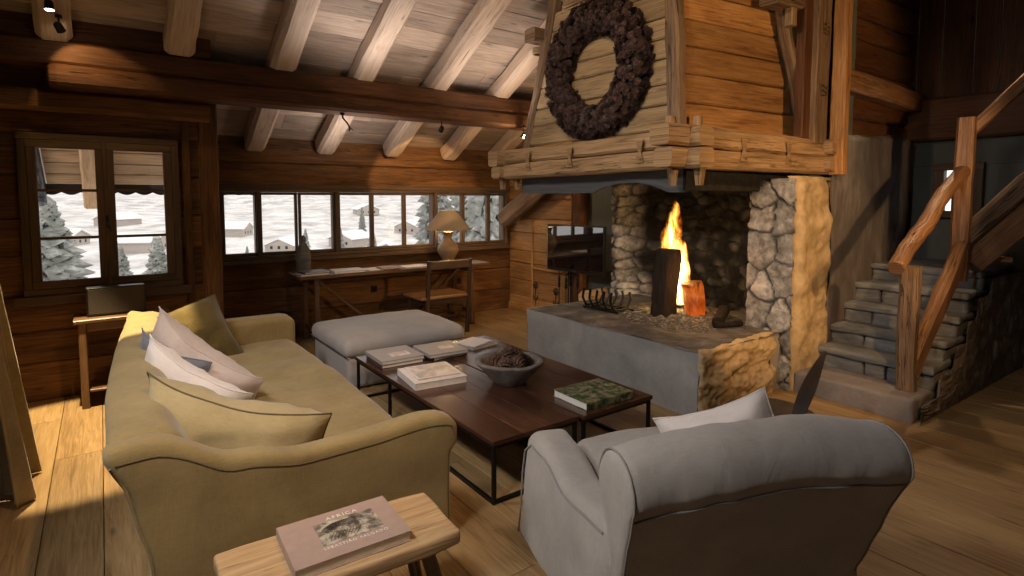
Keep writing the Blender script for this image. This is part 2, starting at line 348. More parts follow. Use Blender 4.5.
    def tube(self, pts, r, k=8, closed=False, smooth=True):
        pts = [V(p) for p in pts]; base = len(self.v); n = len(pts); ln = 0; prev = None
        for j, p in enumerate(pts):
            a = pts[(j-1) % n] if (closed or j > 0) else p; b = pts[(j+1) % n] if (closed or j < n-1) else p
            d = (b-a).normalized()
            if prev is None: _, s, u = frame(d)
            else: s = (prev-d*prev.dot(d)).normalized(); u = s.cross(d)
            prev = s; rr = r[j] if isinstance(r, (list, tuple)) else r
            for i in range(k):
                t = 2*math.pi*i/k; self.v.append(p+(s*math.cos(t)+u*math.sin(t))*rr)
        for j in range(n if closed else n-1):
            j2 = (j+1) % n
            for i in range(k):
                a, b = base+j*k+i, base+j*k+(i+1) % k; c, d = base+j2*k+(i+1) % k, base+j2*k+i
                self.face((a, b, c, d), [(j*.05, i/k*.1), (j*.05, (i+1)/k*.1), (j*.05+.05, (i+1)/k*.1), (j*.05+.05, i/k*.1)], smooth)
        if not closed:
            self.face([base+i for i in range(k)], [(0, 0)]*k); e = base+(n-1)*k; self.face([e+i for i in range(k)], [(0, 0)]*k)
        return self
    def soft(self, x0, x1, y0, y1, z0, z1, r, fn=None, seg=.045, rmul=None):
        """rounded box, densely meshed, optionally deformed"""
        c = V(((x0+x1)/2, (y0+y1)/2, (z0+z1)/2)); h = V(((x1-x0)/2, (y1-y0)/2, (z1-z0)/2))
        r = min(r, h.x, h.y, h.z)*.999
        def P(p):
            q = V([max(-h[i]+r, min(h[i]-r, p[i])) for i in range(3)]); d = p-q
            p = q+d.normalized()*r if d.length > 1e-9 else p
            p = p+c
            return V(fn(p)) if fn else p
        def stops(i):
            n = max(2, int((2*h[i]-2*r)/seg)); return [-h[i]+r*(1-math.cos(math.pi/2*k/5)) *1.0 for k in range(5)]+[-h[i]+r+(2*h[i]-2*r)*k/n for k in range(n+1)]+[h[i]-r*(1-math.cos(math.pi/2*k/5)) for k in range(4, -1, -1)]
        S = [stops(0), stops(1), stops(2)]
        for ax in range(3):
            a, b = (ax+1) % 3, (ax+2) % 3
            for sg in (-1, 1):
                base = len(self.v)
                for q in S[b]:
                    for p in S[a]:
                        w = [0, 0, 0]; w[ax] = sg*h[ax]; w[a] = p; w[b] = q; self.v.append(P(V(w)))
                nu = len(S[a])
                for j in range(len(S[b])-1):
                    for i in range(nu-1):
                        k = base+j*nu+i; f = (k, k+1, k+nu+1, k+nu)
                        self.face(f if sg > 0 else f[::-1], [(0, 0)]*4, True)
        return self
    def build(self, name, mat, parent=None, merge=False, local=False, bevel=0):
        me = bpy.data.meshes.new(name); me.from_pydata([tuple(p) for p in self.v], [], self.f)
        uvl = me.uv_layers.new(name='UVMap'); flat = [c for f in self.uv for u in f for c in u]; uvl.data.foreach_set('uv', flat)
        me.polygons.foreach_set('use_smooth', self.sm)
        if merge:
            bm = bmesh.new(); bm.from_mesh(me); bmesh.ops.remove_doubles(bm, verts=bm.verts, dist=.0004)
            bmesh.ops.recalc_face_normals(bm, faces=bm.faces); bm.to_mesh(me); bm.free()
        me.validate(); me.materials.append(M[mat] if isinstance(mat, str) else mat)
        o = bpy.data.objects.new(name, me); COL.objects.link(o)
        if parent:
            o.parent = parent
            if not local: me.transform(world_of(parent).inverted())
        return o
def world_of(o):
    m = Matrix.LocRotScale(o.location, o.rotation_euler, o.scale)
    return world_of(o.parent) @ m if o.parent else m
def tag(o, label, cat, group=None, kind=None):
    if label: o['label'] = label
    if cat: o['category'] = cat
    if group: o['group'] = group
    if kind: o['kind'] = kind
    return o
def thing(name, label, cat, loc=(0, 0, 0), rz=0, group=None):
    o = bpy.data.objects.new(name, None); COL.objects.link(o); o.location = loc; o.rotation_euler = (0, 0, rz)
    o.empty_display_size = .1; return tag(o, label, cat, group)
def struct(name, mb, mat, parent=None, merge=False):
    o = mb.build(name, mat, parent, merge)
    if not parent: o['kind'] = 'structure'
    return o
def copy_tree(o, parent=None):
    c = o.copy(); COL.objects.link(c); c.parent = parent
    for ch in list(o.children): copy_tree(ch, c)
    return c
def lerp(a, b, t): return a+(b-a)*t
def prof(pts, x):
    if x <= pts[0][0]: return pts[0][1]
    for (a, b), (c, d) in zip(pts, pts[1:]):
        if x <= c: t = (x-a)/(c-a); t = t*t*(3-2*t); return b+(d-b)*t
    return pts[-1][1]
CZ = lambda y: 5.723-.52*y          # underside of the roof boards

# ------------------------------------------------------------------ room shell
mb = MB()
x = -.8; 
while x < 7.1:
    w = random.choice([.24, .27, .3]); y = -3-random.random()*2
    while y < 6.8:
        l = random.uniform(2.2, 4.0); a, b = max(y, -3.05), min(y+l, 6.75)
        if b-a > .05: mb.beam((x+w/2, a, -.03), (x+w/2, b-.003, -.03), w-.003, .06, ch=.0025)
        y += l
    x += w
struct('floor', mb, 'floor')
mb = MB(); mb.box(-.9, 7.3, -3.2, 6.9, -.12, -.062); tag(struct('floor', mb, 'soot'), None, None)

def wall_boards(mb, axis, fixed, thick, a0, a1, z0, z1, hmin, hmax, holes=(), clip=None, split=3.2, jit=.003, ch=.012):
    """horizontal boards; the room side face lies at 'fixed', the thickness goes to the far side of it"""
    cuts = sorted({z0, z1} | {h[i] for h in holes for i in (2, 3) if z0 < h[i] < z1}); zs = []
    for c0, c1 in zip(cuts, cuts[1:]):
        n = max(1, round((c1-c0)/random.uniform(hmin, hmax))); e = [c0]+[c0+(c1-c0)*(i+random.uniform(-.12, .12))/n for i in range(1, n)]+[c1]
        zs += list(zip(e, e[1:]))
    for (b0, b1) in zs:
        m = (b0+b1)/2; hi = a1 if clip is None else min(a1, clip(b1)); lo = a0
        segs = [(lo, hi)]
        for h in holes:
            if h[2] <= m <= h[3]:
                new = []
                for s in segs:
                    if h[1] <= s[0] or h[0] >= s[1]: new.append(s); continue
                    if h[0] > s[0]: new.append((s[0], h[0]))
                    if h[1] < s[1]: new.append((h[1], s[1]))
                segs = new
        for s0, s1 in segs:
            if s1-s0 < .02: continue
            off = random.uniform(-.004, .004); c = fixed+thick/2+off
            if axis == 'x': mb.beam((s0, c, m), (s1, c, m), abs(thick), b1-b0-.002, ch=ch, jit=jit)
            else: mb.beam((c, s0, m), (c, s1, m), abs(thick), b1-b0-.002, ch=ch, jit=jit)

# back wall of the desk alcove (strip of windows) and the nearer wall with the casement window
WS = (1.02, 4.72, .93, 1.70)
mb = MB(); wall_boards(mb, 'x', 6.66, .16, .85, 4.98, 0, 2.32, .22, .3, [WS]); struct('wall_back', mb, 'log_wall')
WL = (-.50, .56, .84, 2.10)
mb = MB(); wall_boards(mb, 'x', 5.72, .16, -.95, .86, 0, 2.72, .24, .32, [WL]); struct('wall_back_left', mb, 'log_wall')
mb = MB(); wall_boards(mb, 'x', 5.875, .02, -.95, .80, 0, 2.75, .5, .6, [WL], jit=0, ch=.0005); wall_boards(mb, 'x', 6.815, .02, .8, 4.98, 0, 2.24, .5, .6, [WS], jit=0, ch=.0005); wall_boards(mb, 'y', -.955, -.02, -3.1, 5.85, 0, 5, .3, .35, [(1.6, 3.0, .9, 2.1)], clip=lambda z: (6.0-z)/.52, jit=0, ch=.0005)
wall_boards(mb, 'y', 4.94, .02, 5.3, 6.8, 0, 3.1, .2, .25, clip=lambda z: (5.95-z)/.52, jit=0, ch=.0005); struct('wall_lining', mb, 'wallup')
mb = MB(); mb.beam((.80, 5.80, 0), (.80, 5.80, 2.75), .16, .2, up=(0, 1, 0), jit=.006, ch=.015)
mb.beam((.62, 5.70, .0), (.62, 5.70, 2.45), .06, .05, up=(0, 1, 0), jit=.002); struct('trim_1', mb, 'log_wall')
mb = MB(); wall_boards(mb, 'y', .72, .12, 5.88, 6.8, 0, 2.6, .22, .3); struct('wall_alcove_side', mb, 'log_wall')
# left wall with the curtained window opening
mb = MB(); wall_boards(mb, 'y', -.80, -.16, -3.1, 5.75, 0, 5, .24, .32, [(1.6, 3.0, .9, 2.1)], clip=lambda z: (5.72-z)/.52); struct('wall_left', mb, 'log_wall')
mb = MB(); wall_boards(mb, 'x', -3.05, -.16, -.95, 7.2, 0, 4.9, .24, .32, [(.9, 1.7, 1.7, 2.5)]); struct('wall_behind', mb, 'log_wall')
# wall to the right of the desk with panelling
mb = MB(); wall_boards(mb, 'y', 4.80, .14, 5.34, 6.66, 0, 3.1, .17, .27, clip=lambda z: (5.72-z)/.52, split=9); struct('wall_alcove_right', mb, 'panel')
mb = MB(); wall_boards(mb, 'y', 5.42, .16, 2.4, 5.6, 0, 4.7, .2, .25, clip=lambda z: (5.95-z)/.52, jit=.0, ch=.0005); wall_boards(mb, 'x', 5.38, .1, 4.95, 5.5, 0, 3.0, 1, 1.2); wall_boards(mb, 'x', 2.46, .16, 4.95, 5.5, 0, 2.2, 1, 1.2); struct('wall_chimney_recess', mb, 'plaster_grey')
mb = MB(); mb.box(4.98, 5.34, 4.70, 5.30, 0, 2.1, 'z', ch=.02, jit=.01, n=8); struct('wall_niche', mb, 'plaster_grey')
# stair wall: bulging plaster below, logs above
def plast(u, v):
    X = lerp(5.1, 7.05, u); top = 2.2+.03*math.sin(X*3.1)+.03*mn.noise(V((X*2, 0, 0))); z = v*top
    Y = 2.34+.03*mn.noise(V((X*1.6, z*1.4, 3)))+.012*mn.noise(V((X*7, z*7, 3)))+.10*max(0, (X-6.62)/.4)**2
    return (X, Y+(.06 if v > .985 else 0), z)
mb = MB(); mb.grid(plast, 60, 60, flip=True); struct('wall_stair_plaster', mb, 'plaster')
mb = MB(); wall_boards(mb, 'x', 2.42, .16, 5.1, 7.1, 2.12, 4.45, .2, .32, jit=.012, ch=.03); struct('wall_stair_logs', mb, 'wallup')
mb = MB(); wall_boards(mb, 'y', 7.02, .14, -3.1, 2.6, 0, 2.2, 1.0, 1.2, [(1.80, 2.17, 1.42, 1.93)], jit=0, ch=.001); struct('wall_right', mb, 'plaster_grey')
mb = MB(); mb.beam((6.98, -3, 2.4), (6.98, 2.45, 2.4), .2, .42, jit=.012, ch=.02)
y = -3.0
while y < 2.45:
    w = random.uniform(.17, .28); mb.beam((7.04, y+w/2, 2.58), (7.04, y+w/2, 5.1), w-.004, .05, up=(1, 0, 0), ch=.006); y += w
struct('wall_right_boards', mb, 'wallup')
# roof: boards run across, the ridge lies near the camera
mb = MB(); y = 6.86
while y > 1.5:
    w = random.uniform(.15, .24); yc = y-w/2; x = -1.0-random.random()*2
    while x < 7.3:
        l = random.uniform(2.5, 4.5); a, b = max(x, -1 if yc < 5.8 else -.45), min(x+l, 7.3)
        if b > a+.05: mb.beam((a, yc, CZ(yc)+.02), (b-.004, yc, CZ(yc)+.02), w*1.125, .04, up=(0, .52, 1), ch=.005)
        x += l
    y -= w
struct('ceiling', mb, 'ceiling')
mb = MB()
for i in range(22):
    yc = 1.5-.1-i*.215; zc = 4.943-.52*(1.5-yc); mb.beam((-1, yc, zc+.02), (7.3, yc, zc+.02), .242, .04, up=(0, -.52, 1), ch=.005)
struct('ceiling', mb, 'ceiling')
mb = MB(); mb.beam((-1.3, 1.5, 5.2), (7.6, 1.5, 5.2), .3, .2)
def roofskin(y0, z0, y1, z1, x0=-1.2):
    mb.beam(((7.5+x0)/2, y0, z0), ((7.5+x0)/2, y1, z1), 7.5-x0, .08, up=(0, 0, 1))
roofskin(1.4, 5.14, 5.86, 2.82); roofskin(5.84, 2.83, 6.86, 2.30, -.45); roofskin(1.6, 5.1, -3.4, 2.52); struct('roof_outer', mb, 'snow')
# ------------------------------------------------------------------ windows
def pane(mb, x0, x1, y, z0, z1): mb.box(x0, x1, y-.003, y+.003, z0, z1, ch=.0005)
# casement window: two leaves with two glazing bars each
X0, X1, Z0, Z1 = WL; w = bpy.data.objects.new('window_1', None); COL.objects.link(w); w['kind'] = 'structure'; w.location = ((X0+X1)/2, 5.74, Z0)
mb = MB(); y0, y1 = 5.66, 5.80; f = .055
mb.box(X0-.0, X1+.0, y0, y1, Z0, Z0+f); mb.box(X0, X1, y0, y1, Z1-f, Z1); mb.box(X0, X0+f, y0, y1, Z0+f, Z1-f, 'z'); mb.box(X1-f, X1, y0, y1, Z0+f, Z1-f, 'z')
mb.build('window_frame', 'window', w)
mb = MB(); mb.box(X0-.06, X1+.06, 5.64, 5.70, Z0-.07, Z0); mb.build('window_sill', 'window', w)
xm = .04
for a, b in ((X0+f, xm-.002), (xm+.002, X1-f)):
    mb = MB(); s = .06; ya, yb = 5.655, 5.705; za, zb = Z0+f, Z1-f
    mb.box(a, b, ya, yb, za, za+s); mb.box(a, b, ya, yb, zb-s, zb); mb.box(a, a+s, ya, yb, za+s, zb-s, 'z'); mb.box(b-s, b, ya, yb, za+s, zb-s, 'z')
    lf = mb.build('casement', 'window', w)
    for zz in (1.285, 1.66): m2 = MB(); m2.box(a+s, b-s, 5.668, 5.695, zz-.011, zz+.011, ch=.004); m2.build('glazing_bar', 'window', lf)
    m2 = MB(); pane(m2, a+s, b-s, 5.685, za+s, zb-s); m2.build('window_pane', 'glass', lf)
m2 = MB(); m2.box(xm-.014, xm+.014, 5.645, 5.69, Z0+f, Z1-f, 'z', ch=.004); m2.build('astragal', 'window', w)
m2 = MB(); m2.beam((xm, 5.645, 1.36), (xm, 5.645, 1.46), .02, .015, up=(0, 1, 0)); m2.tube([(xm, 5.65, 1.41), (xm, 5.60, 1.41), (xm+.02, 5.595, 1.33)], .007); m2.build('window_handle', 'iron', w)
# strip window of nine panes
X0, X1, Z0, Z1 = WS; w = bpy.data.objects.new('window_2', None); COL.objects.link(w); w['kind'] = 'structure'; w.location = ((X0+X1)/2, 6.7, Z0)
mb = MB(); mb.box(X0, X1, 6.60, 6.78, Z0, Z0+.035); mb.box(X0, X1, 6.60, 6.78, Z1-.035, Z1)
def wx(px):   # a bearing from the room's viewpoint, kept as plain metres below
    return px
PANES = [(1.06, 1.36), (1.43, 1.78), (1.85, 2.21), (2.30, 2.67), (2.72, 3.10), (3.15, 3.53), (3.60, 3.96), (4.02, 4.38), (4.44, 4.66)]
mb.box(X0, PANES[0][0]-.03, 6.6, 6.78, Z0+.035, Z1-.035, 'z'); mb.box(PANES[-1][1]+.025, X1, 6.6, 6.78, Z0+.035, Z1-.035, 'z')
for a, b in ((1.39, 1.40), (2.25, 2.26), (3.565, 3.57)): mb.box(a-.02, b+.02, 6.6, 6.78, Z0+.035, Z1-.035, 'z')
mb.build('window_frame', 'window', w)
mb = MB(); mb.box(X0-.03, X1, 6.56, 6.66, Z0-.045, Z0); mb.build('window_sill', 'window', w)
mb = MB(); mb.box(X0-.03, X1, 6.6, 6.66, Z1, Z1+.05); mb.build('window_head', 'window', w)
for i, (a, b) in enumerate(PANES):
    mb = MB(); s = .028; ya, yb = 6.63, 6.68; za, zb = Z0+.037, Z1-.037
    a0, b0 = a-s, b+s
    mb.box(a0, b0, ya, yb, za, za+.035); mb.box(a0, b0, ya, yb, zb-.03, zb); mb.box(a0, a, ya, yb, za+.035, zb-.03, 'z'); mb.box(b, b0, ya, yb, za+.035, zb-.03, 'z')
    lf = mb.build('sash', 'window', w); m2 = MB(); pane(m2, a, b, 6.66, za+.035, zb-.03); m2.build('window_pane', 'glass', lf)
# small window in the stair wall
w = bpy.data.objects.new('window_3', None); COL.objects.link(w); w['kind'] = 'structure'; w.location = (7.0, 1.98, 1.4)
mb = MB(); ya, yb, za, zb = 1.78, 2.19, 1.40, 1.95
mb.box(6.94, 7.04, ya, yb, za, za+.07, 'y'); mb.box(6.94, 7.04, ya, yb, zb-.07, zb, 'y'); mb.box(6.94, 7.04, ya, ya+.09, za+.07, zb-.07, 'z'); mb.box(6.94, 7.04, yb-.09, yb, za+.07, zb-.07, 'z')
mb.build('window_frame', 'window', w)
mb = MB(); mb.box(6.965, 6.975, ya+.09, yb-.09, 1.655, 1.668, 'y')
for k in range(3): mb.tube([(6.965, 1.93-.02*k, 1.66), (6.96, 1.93-.02*k, 1.70), (6.96, 1.95-.02*k, 1.715)], .004)
mb.tube([(6.965, 1.985, 1.47), (6.965, 1.985, 1.88)], .006); mb.build('window_grille', 'iron', w)
mb = MB(); mb.box(7.0, 7.006, ya+.05, yb-.05, za+.03, zb-.03, 'y', ch=.001); mb.build('window_pane', 'glass', w)

# ------------------------------------------------------------------ roof timbers
S = .52; RN = V((0, S, 1)).normalized()
r0 = thing('roof_rafter', '', 'rafter', (0, 0, 0))
def rafter(mb, x, lo, hi, w, ends=.05):
    a = (x, lo, CZ(lo)-.095); b = (x, hi, CZ(hi)-.095); mb.beam(a, b, w, .19, up=(0, S, 1), ch=.035, jit=.012, ends=ends, n=24)
names = [(-.22, 5.41, 'whitewashed rafter above the casement window, nearest the star bright spotlight'), (.57, 5.41, 'whitewashed rafter with a rounded foot resting on the dark log left of the desk alcove'),
 (1.37, 6.645, 'whitewashed rafter with one long black crack, above the left end of the desk'), (2.13, 6.645, 'whitewashed rafter over the desk, second from the left inside the alcove'),
 (2.95, 6.645, 'whitewashed rafter with a fine crack, over the middle of the desk'), (3.76, 6.645, 'whitewashed rafter above the desk lamp, in the warm wedge of light'), (4.52, 6.645, 'whitewashed rafter ending beside the chimney hood')]
bpy.data.objects.remove(r0)
for i, (x, y, lb) in enumerate(names):
    mb = MB()
    rafter(mb, x, y, 1.6 if i < 6 else 3.3, .215)
    o = mb.build('roof_rafter', 'rafter'); tag(o, lb, 'rafter', 'whitewashed roof rafters')
    if i in (2, 4, 6) or i == 5:
        m2 = MB(); yy = y-.1; pts = []
        while yy > 1.8: pts.append((x+.02*mn.noise(V((yy*2, i, 0)))+.02, yy, CZ(yy)-.193)); yy -= .12
        m2.tube(pts, [.004+.004*abs(mn.noise(V((k*.4, i, 2)))) for k in range(len(pts))], 5)
        m2.build('drying_crack', 'soot', o)
# the big tie beam: two stacked logs
t = thing('tie_beam', 'huge dark squared log beam crossing the room under the rafters, in two stacked logs', 'beam', (2, 5.5, 2.4))
mb = MB(); mb.beam((-1.0, 5.5, 2.665), (4.78, 5.5, 2.665), .30, .17, ch=.02, jit=.006); mb.build('upper_log', 'beam', t)
mb = MB(); mb.beam((-.28, 5.49, 2.50), (4.78, 5.49, 2.50), .305, .155, ch=.025, jit=.006, ends=.06, n=30); mb.build('lower_log', 'beam', t)
mb = MB(); mb.beam((-.98, 5.52, 2.86), (.80, 5.52, 2.86), .26, .22, ch=.025, jit=.012); tag(mb.build('beam_log', 'beam'), 'short dark log lying on the left end of the big beam', 'beam')
mb = MB(); mb.beam((-.98, 5.60, 2.34), (.80, 5.60, 2.34), .1, .16, ch=.03, jit=.008); tag(mb.build('wall_log', 'log_wall'), 'dark squared log under the big beam, above the casement window', 'beam')

# lamps and hooks on the beam
def hanging_spot(loc, lb, aim, power, col, size, ln=.1, up=None):
    t = thing('ceiling_spotlight', lb, 'spotlight', loc, 0, 'small spotlights on the roof timbers'); x, y, z = loc
    mb = MB(); mb.tube([(x, y, z+ln), (x, y, z)], .006); mb.lathe([(.02, -.01), (.022, .0), (.02, .012)], (x, y, z+ln), 12); mb.build('stem', 'iron', t)
    d = (V(aim)-V(loc)).normalized(); _, s, u = frame(d)
    mb = MB(); n = 14; prf = [(.012, -.035), (.024, -.025), (.027, .02), (.029, .032)]
    b = len(mb.v)
    for r, a in prf:
        for i in range(n): q = 2*math.pi*i/n; mb.v.append(V(loc)+d*a+(s*math.cos(q)+u*math.sin(q))*r)
    for j in range(3):
        for i in range(n): mb.face((j*n+i, j*n+(i+1) % n, (j+1)*n+(i+1) % n, (j+1)*n+i), [(0, 0)]*4, True)
    mb.face(list(range(n)), [(0, 0)]*n); mb.build('housing', 'iron', t)
    mb = MB()
    for i in range(n): q = 2*math.pi*i/n; mb.v.append(V(loc)+d*.03+(s*math.cos(q)+u*math.sin(q))*.026)
    mb.face(list(range(n)), [(0, 0)]*n); mb.build('bulb', 'bulb', t)
    spot('spotlight_beam', tuple(V(loc)+d*.06), aim, power, col, size, .25, .02)
    return t
hanging_spot((-.22, 4.90, 2.87), 'tiny spotlight glaring like a star at the top left corner', (-.16, 4.66, 0), 900, (1, .76, .42), 40, .07)
hanging_spot((-.18, 5.04, 2.77), 'small spotlight just below the glaring one at the top left', (.0, 5.4, 2.45), 9, (1, .62, .25), 85, .07)
t_ = hanging_spot((3.98, 5.25, 2.32), 'bright spotlight hanging under the beam beside the chimney hood', (3.7, 6.4, .9), 26, WARM, 75, .1)
mb = MB(); mb.lathe([(0, -.028), (.018, -.02), (.027, 0), (.018, .02), (0, .028)], (3.965, 5.20, 2.30), 16); mb.build('bulb', 'bulb', t_)
hanging_spot((3.00, 5.42, 2.34), 'small black spotlight hanging under the beam, left of the bright one', (3.35, 6.7, 1.7), 55, WARM, 62, .09)
point('bare_bulb_light', (3.97, 5.19, 2.25), 16, (1, .66, .34), .03)
mb = MB(); mb.tube([(1.93, 5.45, 2.43), (1.93, 5.44, 2.37), (1.97, 5.44, 2.33), (2.0, 5.44, 2.28), (1.99, 5.44, 2.25)], .009); mb.lathe([(.02, 0), (.024, .02), (.02, .03)], (1.93, 5.45, 2.4), 10)
mb.tube([(2.0, 5.44, 2.28), (2.03, 5.44, 2.26)], .008); tag(mb.build('beam_hook', 'iron'), 'twisted black iron hook hanging under the big beam', 'hook')

# ------------------------------------------------------------------ fireplace
FP = thing('fireplace', 'massive open fireplace with raised cement hearth, stone back and timber hood', 'fireplace', (4.2, 3.5, 0))
HZ = .49
# hearth plinth
def hearth_side(u, v):
    Y = lerp(2.44, 4.46, u); return (3.43+.02*mn.noise(V((Y, v*2, 1)))+.012*mn.noise(V((Y*4, v*3, 1))), Y, v*HZ)
mb = MB(); mb.grid(hearth_side, 30, 10, flip=True)
mb.grid(lambda u, v: (lerp(3.43, 4.9, u), 4.46+.02*mn.noise(V((u*3, v, 4))), v*HZ), 10, 6, flip=True)
mb.build('hearth_plinth', 'cement', FP)
def lump_face(x0, x1, y, z1, amp=.035, sc=(5, 9), hole=()):
    def fn(u, v):
        X, Z = lerp(x0, x1, u), v*z1
        d = amp*mn.fractal(V((X*sc[0], Z*sc[1], y*3)), .9, 2.1, 4)
        e = min(u*(x1-x0), (1-u)*(x1-x0), (1-v)*z1)/.03; d -= .03*max(0, 1-e)**2
        for hx, hz in hole:
            q = math.hypot((X-hx)/.045, (Z-hz)/.04); d -= .10*max(0, 1-q**4) if q < 1 else 0
        return (X, y-d, Z+.015*mn.noise(V((X*8, 0, 1)))*(v > .95))
    return fn
mb = MB(); mb.grid(lump_face(3.42, 4.44, 2.42, HZ+.02, .04, hole=((3.86, .25), (4.40, .25))), 90, 46)
mb.build('hearth_stone_front', 'lump', FP)
mb = MB(); mb.grid(lambda u, v: (lerp(4.42, 4.62, u), 2.46+.01*mn.noise(V((u*4, v*4, 0))), v*(HZ+.03)), 10, 14); mb.build('hearth_end', 'cement', FP)
def slabtop(u, v):
    X, Y = lerp(3.425, 5.0, u), lerp(2.42, 4.46, v); return (X, Y, HZ+.012*mn.noise(V((X*3, Y*3, 0)))+.006*mn.noise(V((X*14, Y*14, 0))))
mb = MB(); mb.grid(slabtop, 50, 60); mb.build('hearth_slab', 'slab', FP)

def stone_panel(name, mat, P, w, h, seed, size=(.24, .17), depth=.035, soot=None, parent=None, res=.014, lump=.03, clipf=None):
    """irregular field stones in mortar on the surface P(a, b, d): a across, b up, d out of the wall"""
    rs = random.Random(seed); nx, nz = max(1, round(w/size[0])), max(1, round(h/size[1]))
    seeds = []
    for j in range(-1, nz+1):
        for i in range(-1, nx+2):
            seeds.append(((i+.5+(.5 if j % 2 else 0)*.6+rs.uniform(-.34, .34))*w/nx, (j+.5+rs.uniform(-.3, .3))*h/nz, rs.random(), rs.uniform(.75, 1.3)))
    nu, nv = int(w/res), int(h/res); mb = MB(); cols = []; asp = size[0]/size[1]
    for jj in range(nv+1):
        for ii in range(nu+1):
            a, b = w*ii/nu, h*jj/nv; q = V((a*6+seed, b*6, 0)); a2 = a+.035*mn.noise(q)+.014*mn.noise(q*3.3); b2 = b+.035*mn.noise(q+V((7, 7, 7)))+.014*mn.noise(q*3.3+V((7, 7, 7)))
            d1 = d2 = 9; s1 = None
            for s in seeds:
                if abs(s[0]-a2) > size[0]*2 or abs(s[1]-b2) > size[1]*2: continue
                d = math.hypot((s[0]-a2)/asp, s[1]-b2)*s[3]
                if d < d1: d2, d1, s1 = d1, d, s
                elif d < d2: d2 = d
            e = min(1, (d2-d1)/.030); k = e*e*(3-2*e)
            dd = depth*k*(.6+.7*(s1[2] if s1 else 0))+lump*mn.fractal(V((a*5, b*5, seed)), 1, 2, 3)*.5+(.012*mn.noise(V((a*14, b*14, seed)))+.006*mn.noise(V((a*34, b*34, seed))))*min(1, depth/.03)
            mb.v.append(V(P(a, b, dd))); so = soot(a, b) if soot else 0
            cols.append((k, s1[2] if s1 else .5, min(1, max(0, so+.25*mn.noise(V((a*7, b*7, 2)))*(so > .02))), 1))
    for j in range(nv):
        for i in range(nu):
            a = j*(nu+1)+i; mb.face((a, a+1, a+nu+2, a+nu+1), [(0, 0)]*4, True)
    o = mb.build(name, mat, parent); at = o.data.color_attributes.new('stone', 'FLOAT_COLOR', 'POINT')
    at.data.foreach_set('color', [c for x in cols for c in x]); return o
# stone back of the fire chamber (faces the room), blackened over the fire
def backP(a, b, d):
    Y = 4.66-a; bow = .42*max(0, 1-((a-1.02)/.95)**2)**.8 if abs(a-1.02) < .95 else 0
    return (4.86+bow-d, Y, .40+b)
def sootf(a, b):
    return max(0, min(1, 2.2-((a-1.02)/.62)**2*1.0-max(0, .40-b)*2.4+.3*mn.noise(V((a*3, b*3, 1)))))*.985
stone_panel('stone_back', 'stone', backP, 2.0, 1.62, 3, (.20, .125), .045, sootf, FP, .016)
mb = MB(); mb.grid(lambda u, v: (lerp(4.86, 5.3, u), 4.665, v*2.1), 4, 4, flip=True); mb.build('stone_back_end', 'stone_side' if 0 else 'plaster_grey', FP)
# pillar
stone_panel('stone_pillar', 'stone', lambda a, b, d: (4.56-d+.03*max(0, .5-b), 2.76-a, b),   .40, 1.76, 11, (.22, .26), .035, None, FP, .014)
mb = MB(); mb.grid(lambda u, v: (4.56+.4*u, 2.76, v*1.76), 4, 4); mb.build('stone_pillar_side', 'plaster', FP)
def pil(u, v):
    Z = v*1.78; X = lerp(4.55+.03*(1-v), 5.13+.05*(1-v), u); d = .035*mn.fractal(V((X*4, Z*4, 8)), .9, 2.1, 4)
    e = (u-.5)*2; d -= .10*max(0, abs(e)-.72)**2*8; d -= .05*max(0, (v-.94)/.06)**2
    return (X, 2.33-d, Z)
mb = MB(); mb.grid(pil, 46, 110); mb.grid(lambda u, v: (5.13, 2.36+.3*u, v*1.78), 4, 8); mb.grid(lambda u, v: (lerp(4.56, 5.13, u), lerp(2.36, 2.7, v), 1.75), 8, 4); mb.build('pillar_front', 'lump', FP)
# mantel: stacked logs crossing at the corner
def part(name, mat, p0, p1, w, h, parent=FP, up=(0, 0, 1), **k):
    mb = MB(); mb.beam(p0, p1, w, h, up=up, **k); return mb.build(name, mat, parent)
kw = dict(ch=.022, jit=.010)
la = part('mantel_log', 'old', (3.44, 2.42, 1.885), (3.44, 4.98, 1.865), .17, .142, **kw)
lb_ = part('mantel_log', 'old', (3.46, 2.44, 2.035), (3.46, 4.98, 2.015), .16, .135, **kw)
lc = part('mantel_log', 'old', (3.21, 2.62, 1.885), (5.17, 2.43, 1.875), .17, .14, **kw)
ld = part('mantel_log', 'old', (3.18, 2.63, 2.045), (5.13, 2.45, 2.02), .18, .155, **kw)
part('mantel_cross_end', 'old', (3.28, 4.86, 2.0), (4.7, 4.86, 2.0), .16, .15, **kw)
part('mantel_cross_end', 'old', (3.30, 4.84, 1.86), (4.7, 4.84, 1.86), .15, .12, **kw)
part('mantel_cross_end', 'old', (5.07, 2.30, 2.03), (5.07, 2.8, 2.03), .15, .13, **kw)
part('mantel_cross_end', 'old', (5.07, 2.31, 1.89), (5.07, 2.8, 1.89), .16, .12, **kw)
for p in ((3.40, 2.68), (3.47, 2.50), (3.44, 4.90), (3.52, 4.76)):
    mb = MB(); mb.beam((p[0], p[1], 1.84), (p[0], p[1], 1.69), .07, .07, up=(0, 1, 0), ch=.006, taper=.6, n=3); mb.build('wooden_peg', 'old', la)
for p in ((3.41, 2.72), (3.58, 2.60)):
    mb = MB(); mb.beam((p[0], p[1], 2.08), (p[0], p[1], 2.2), .055, .055, up=(0, 1, 0), ch=.006); mb.build('wooden_peg', 'old', lb_)
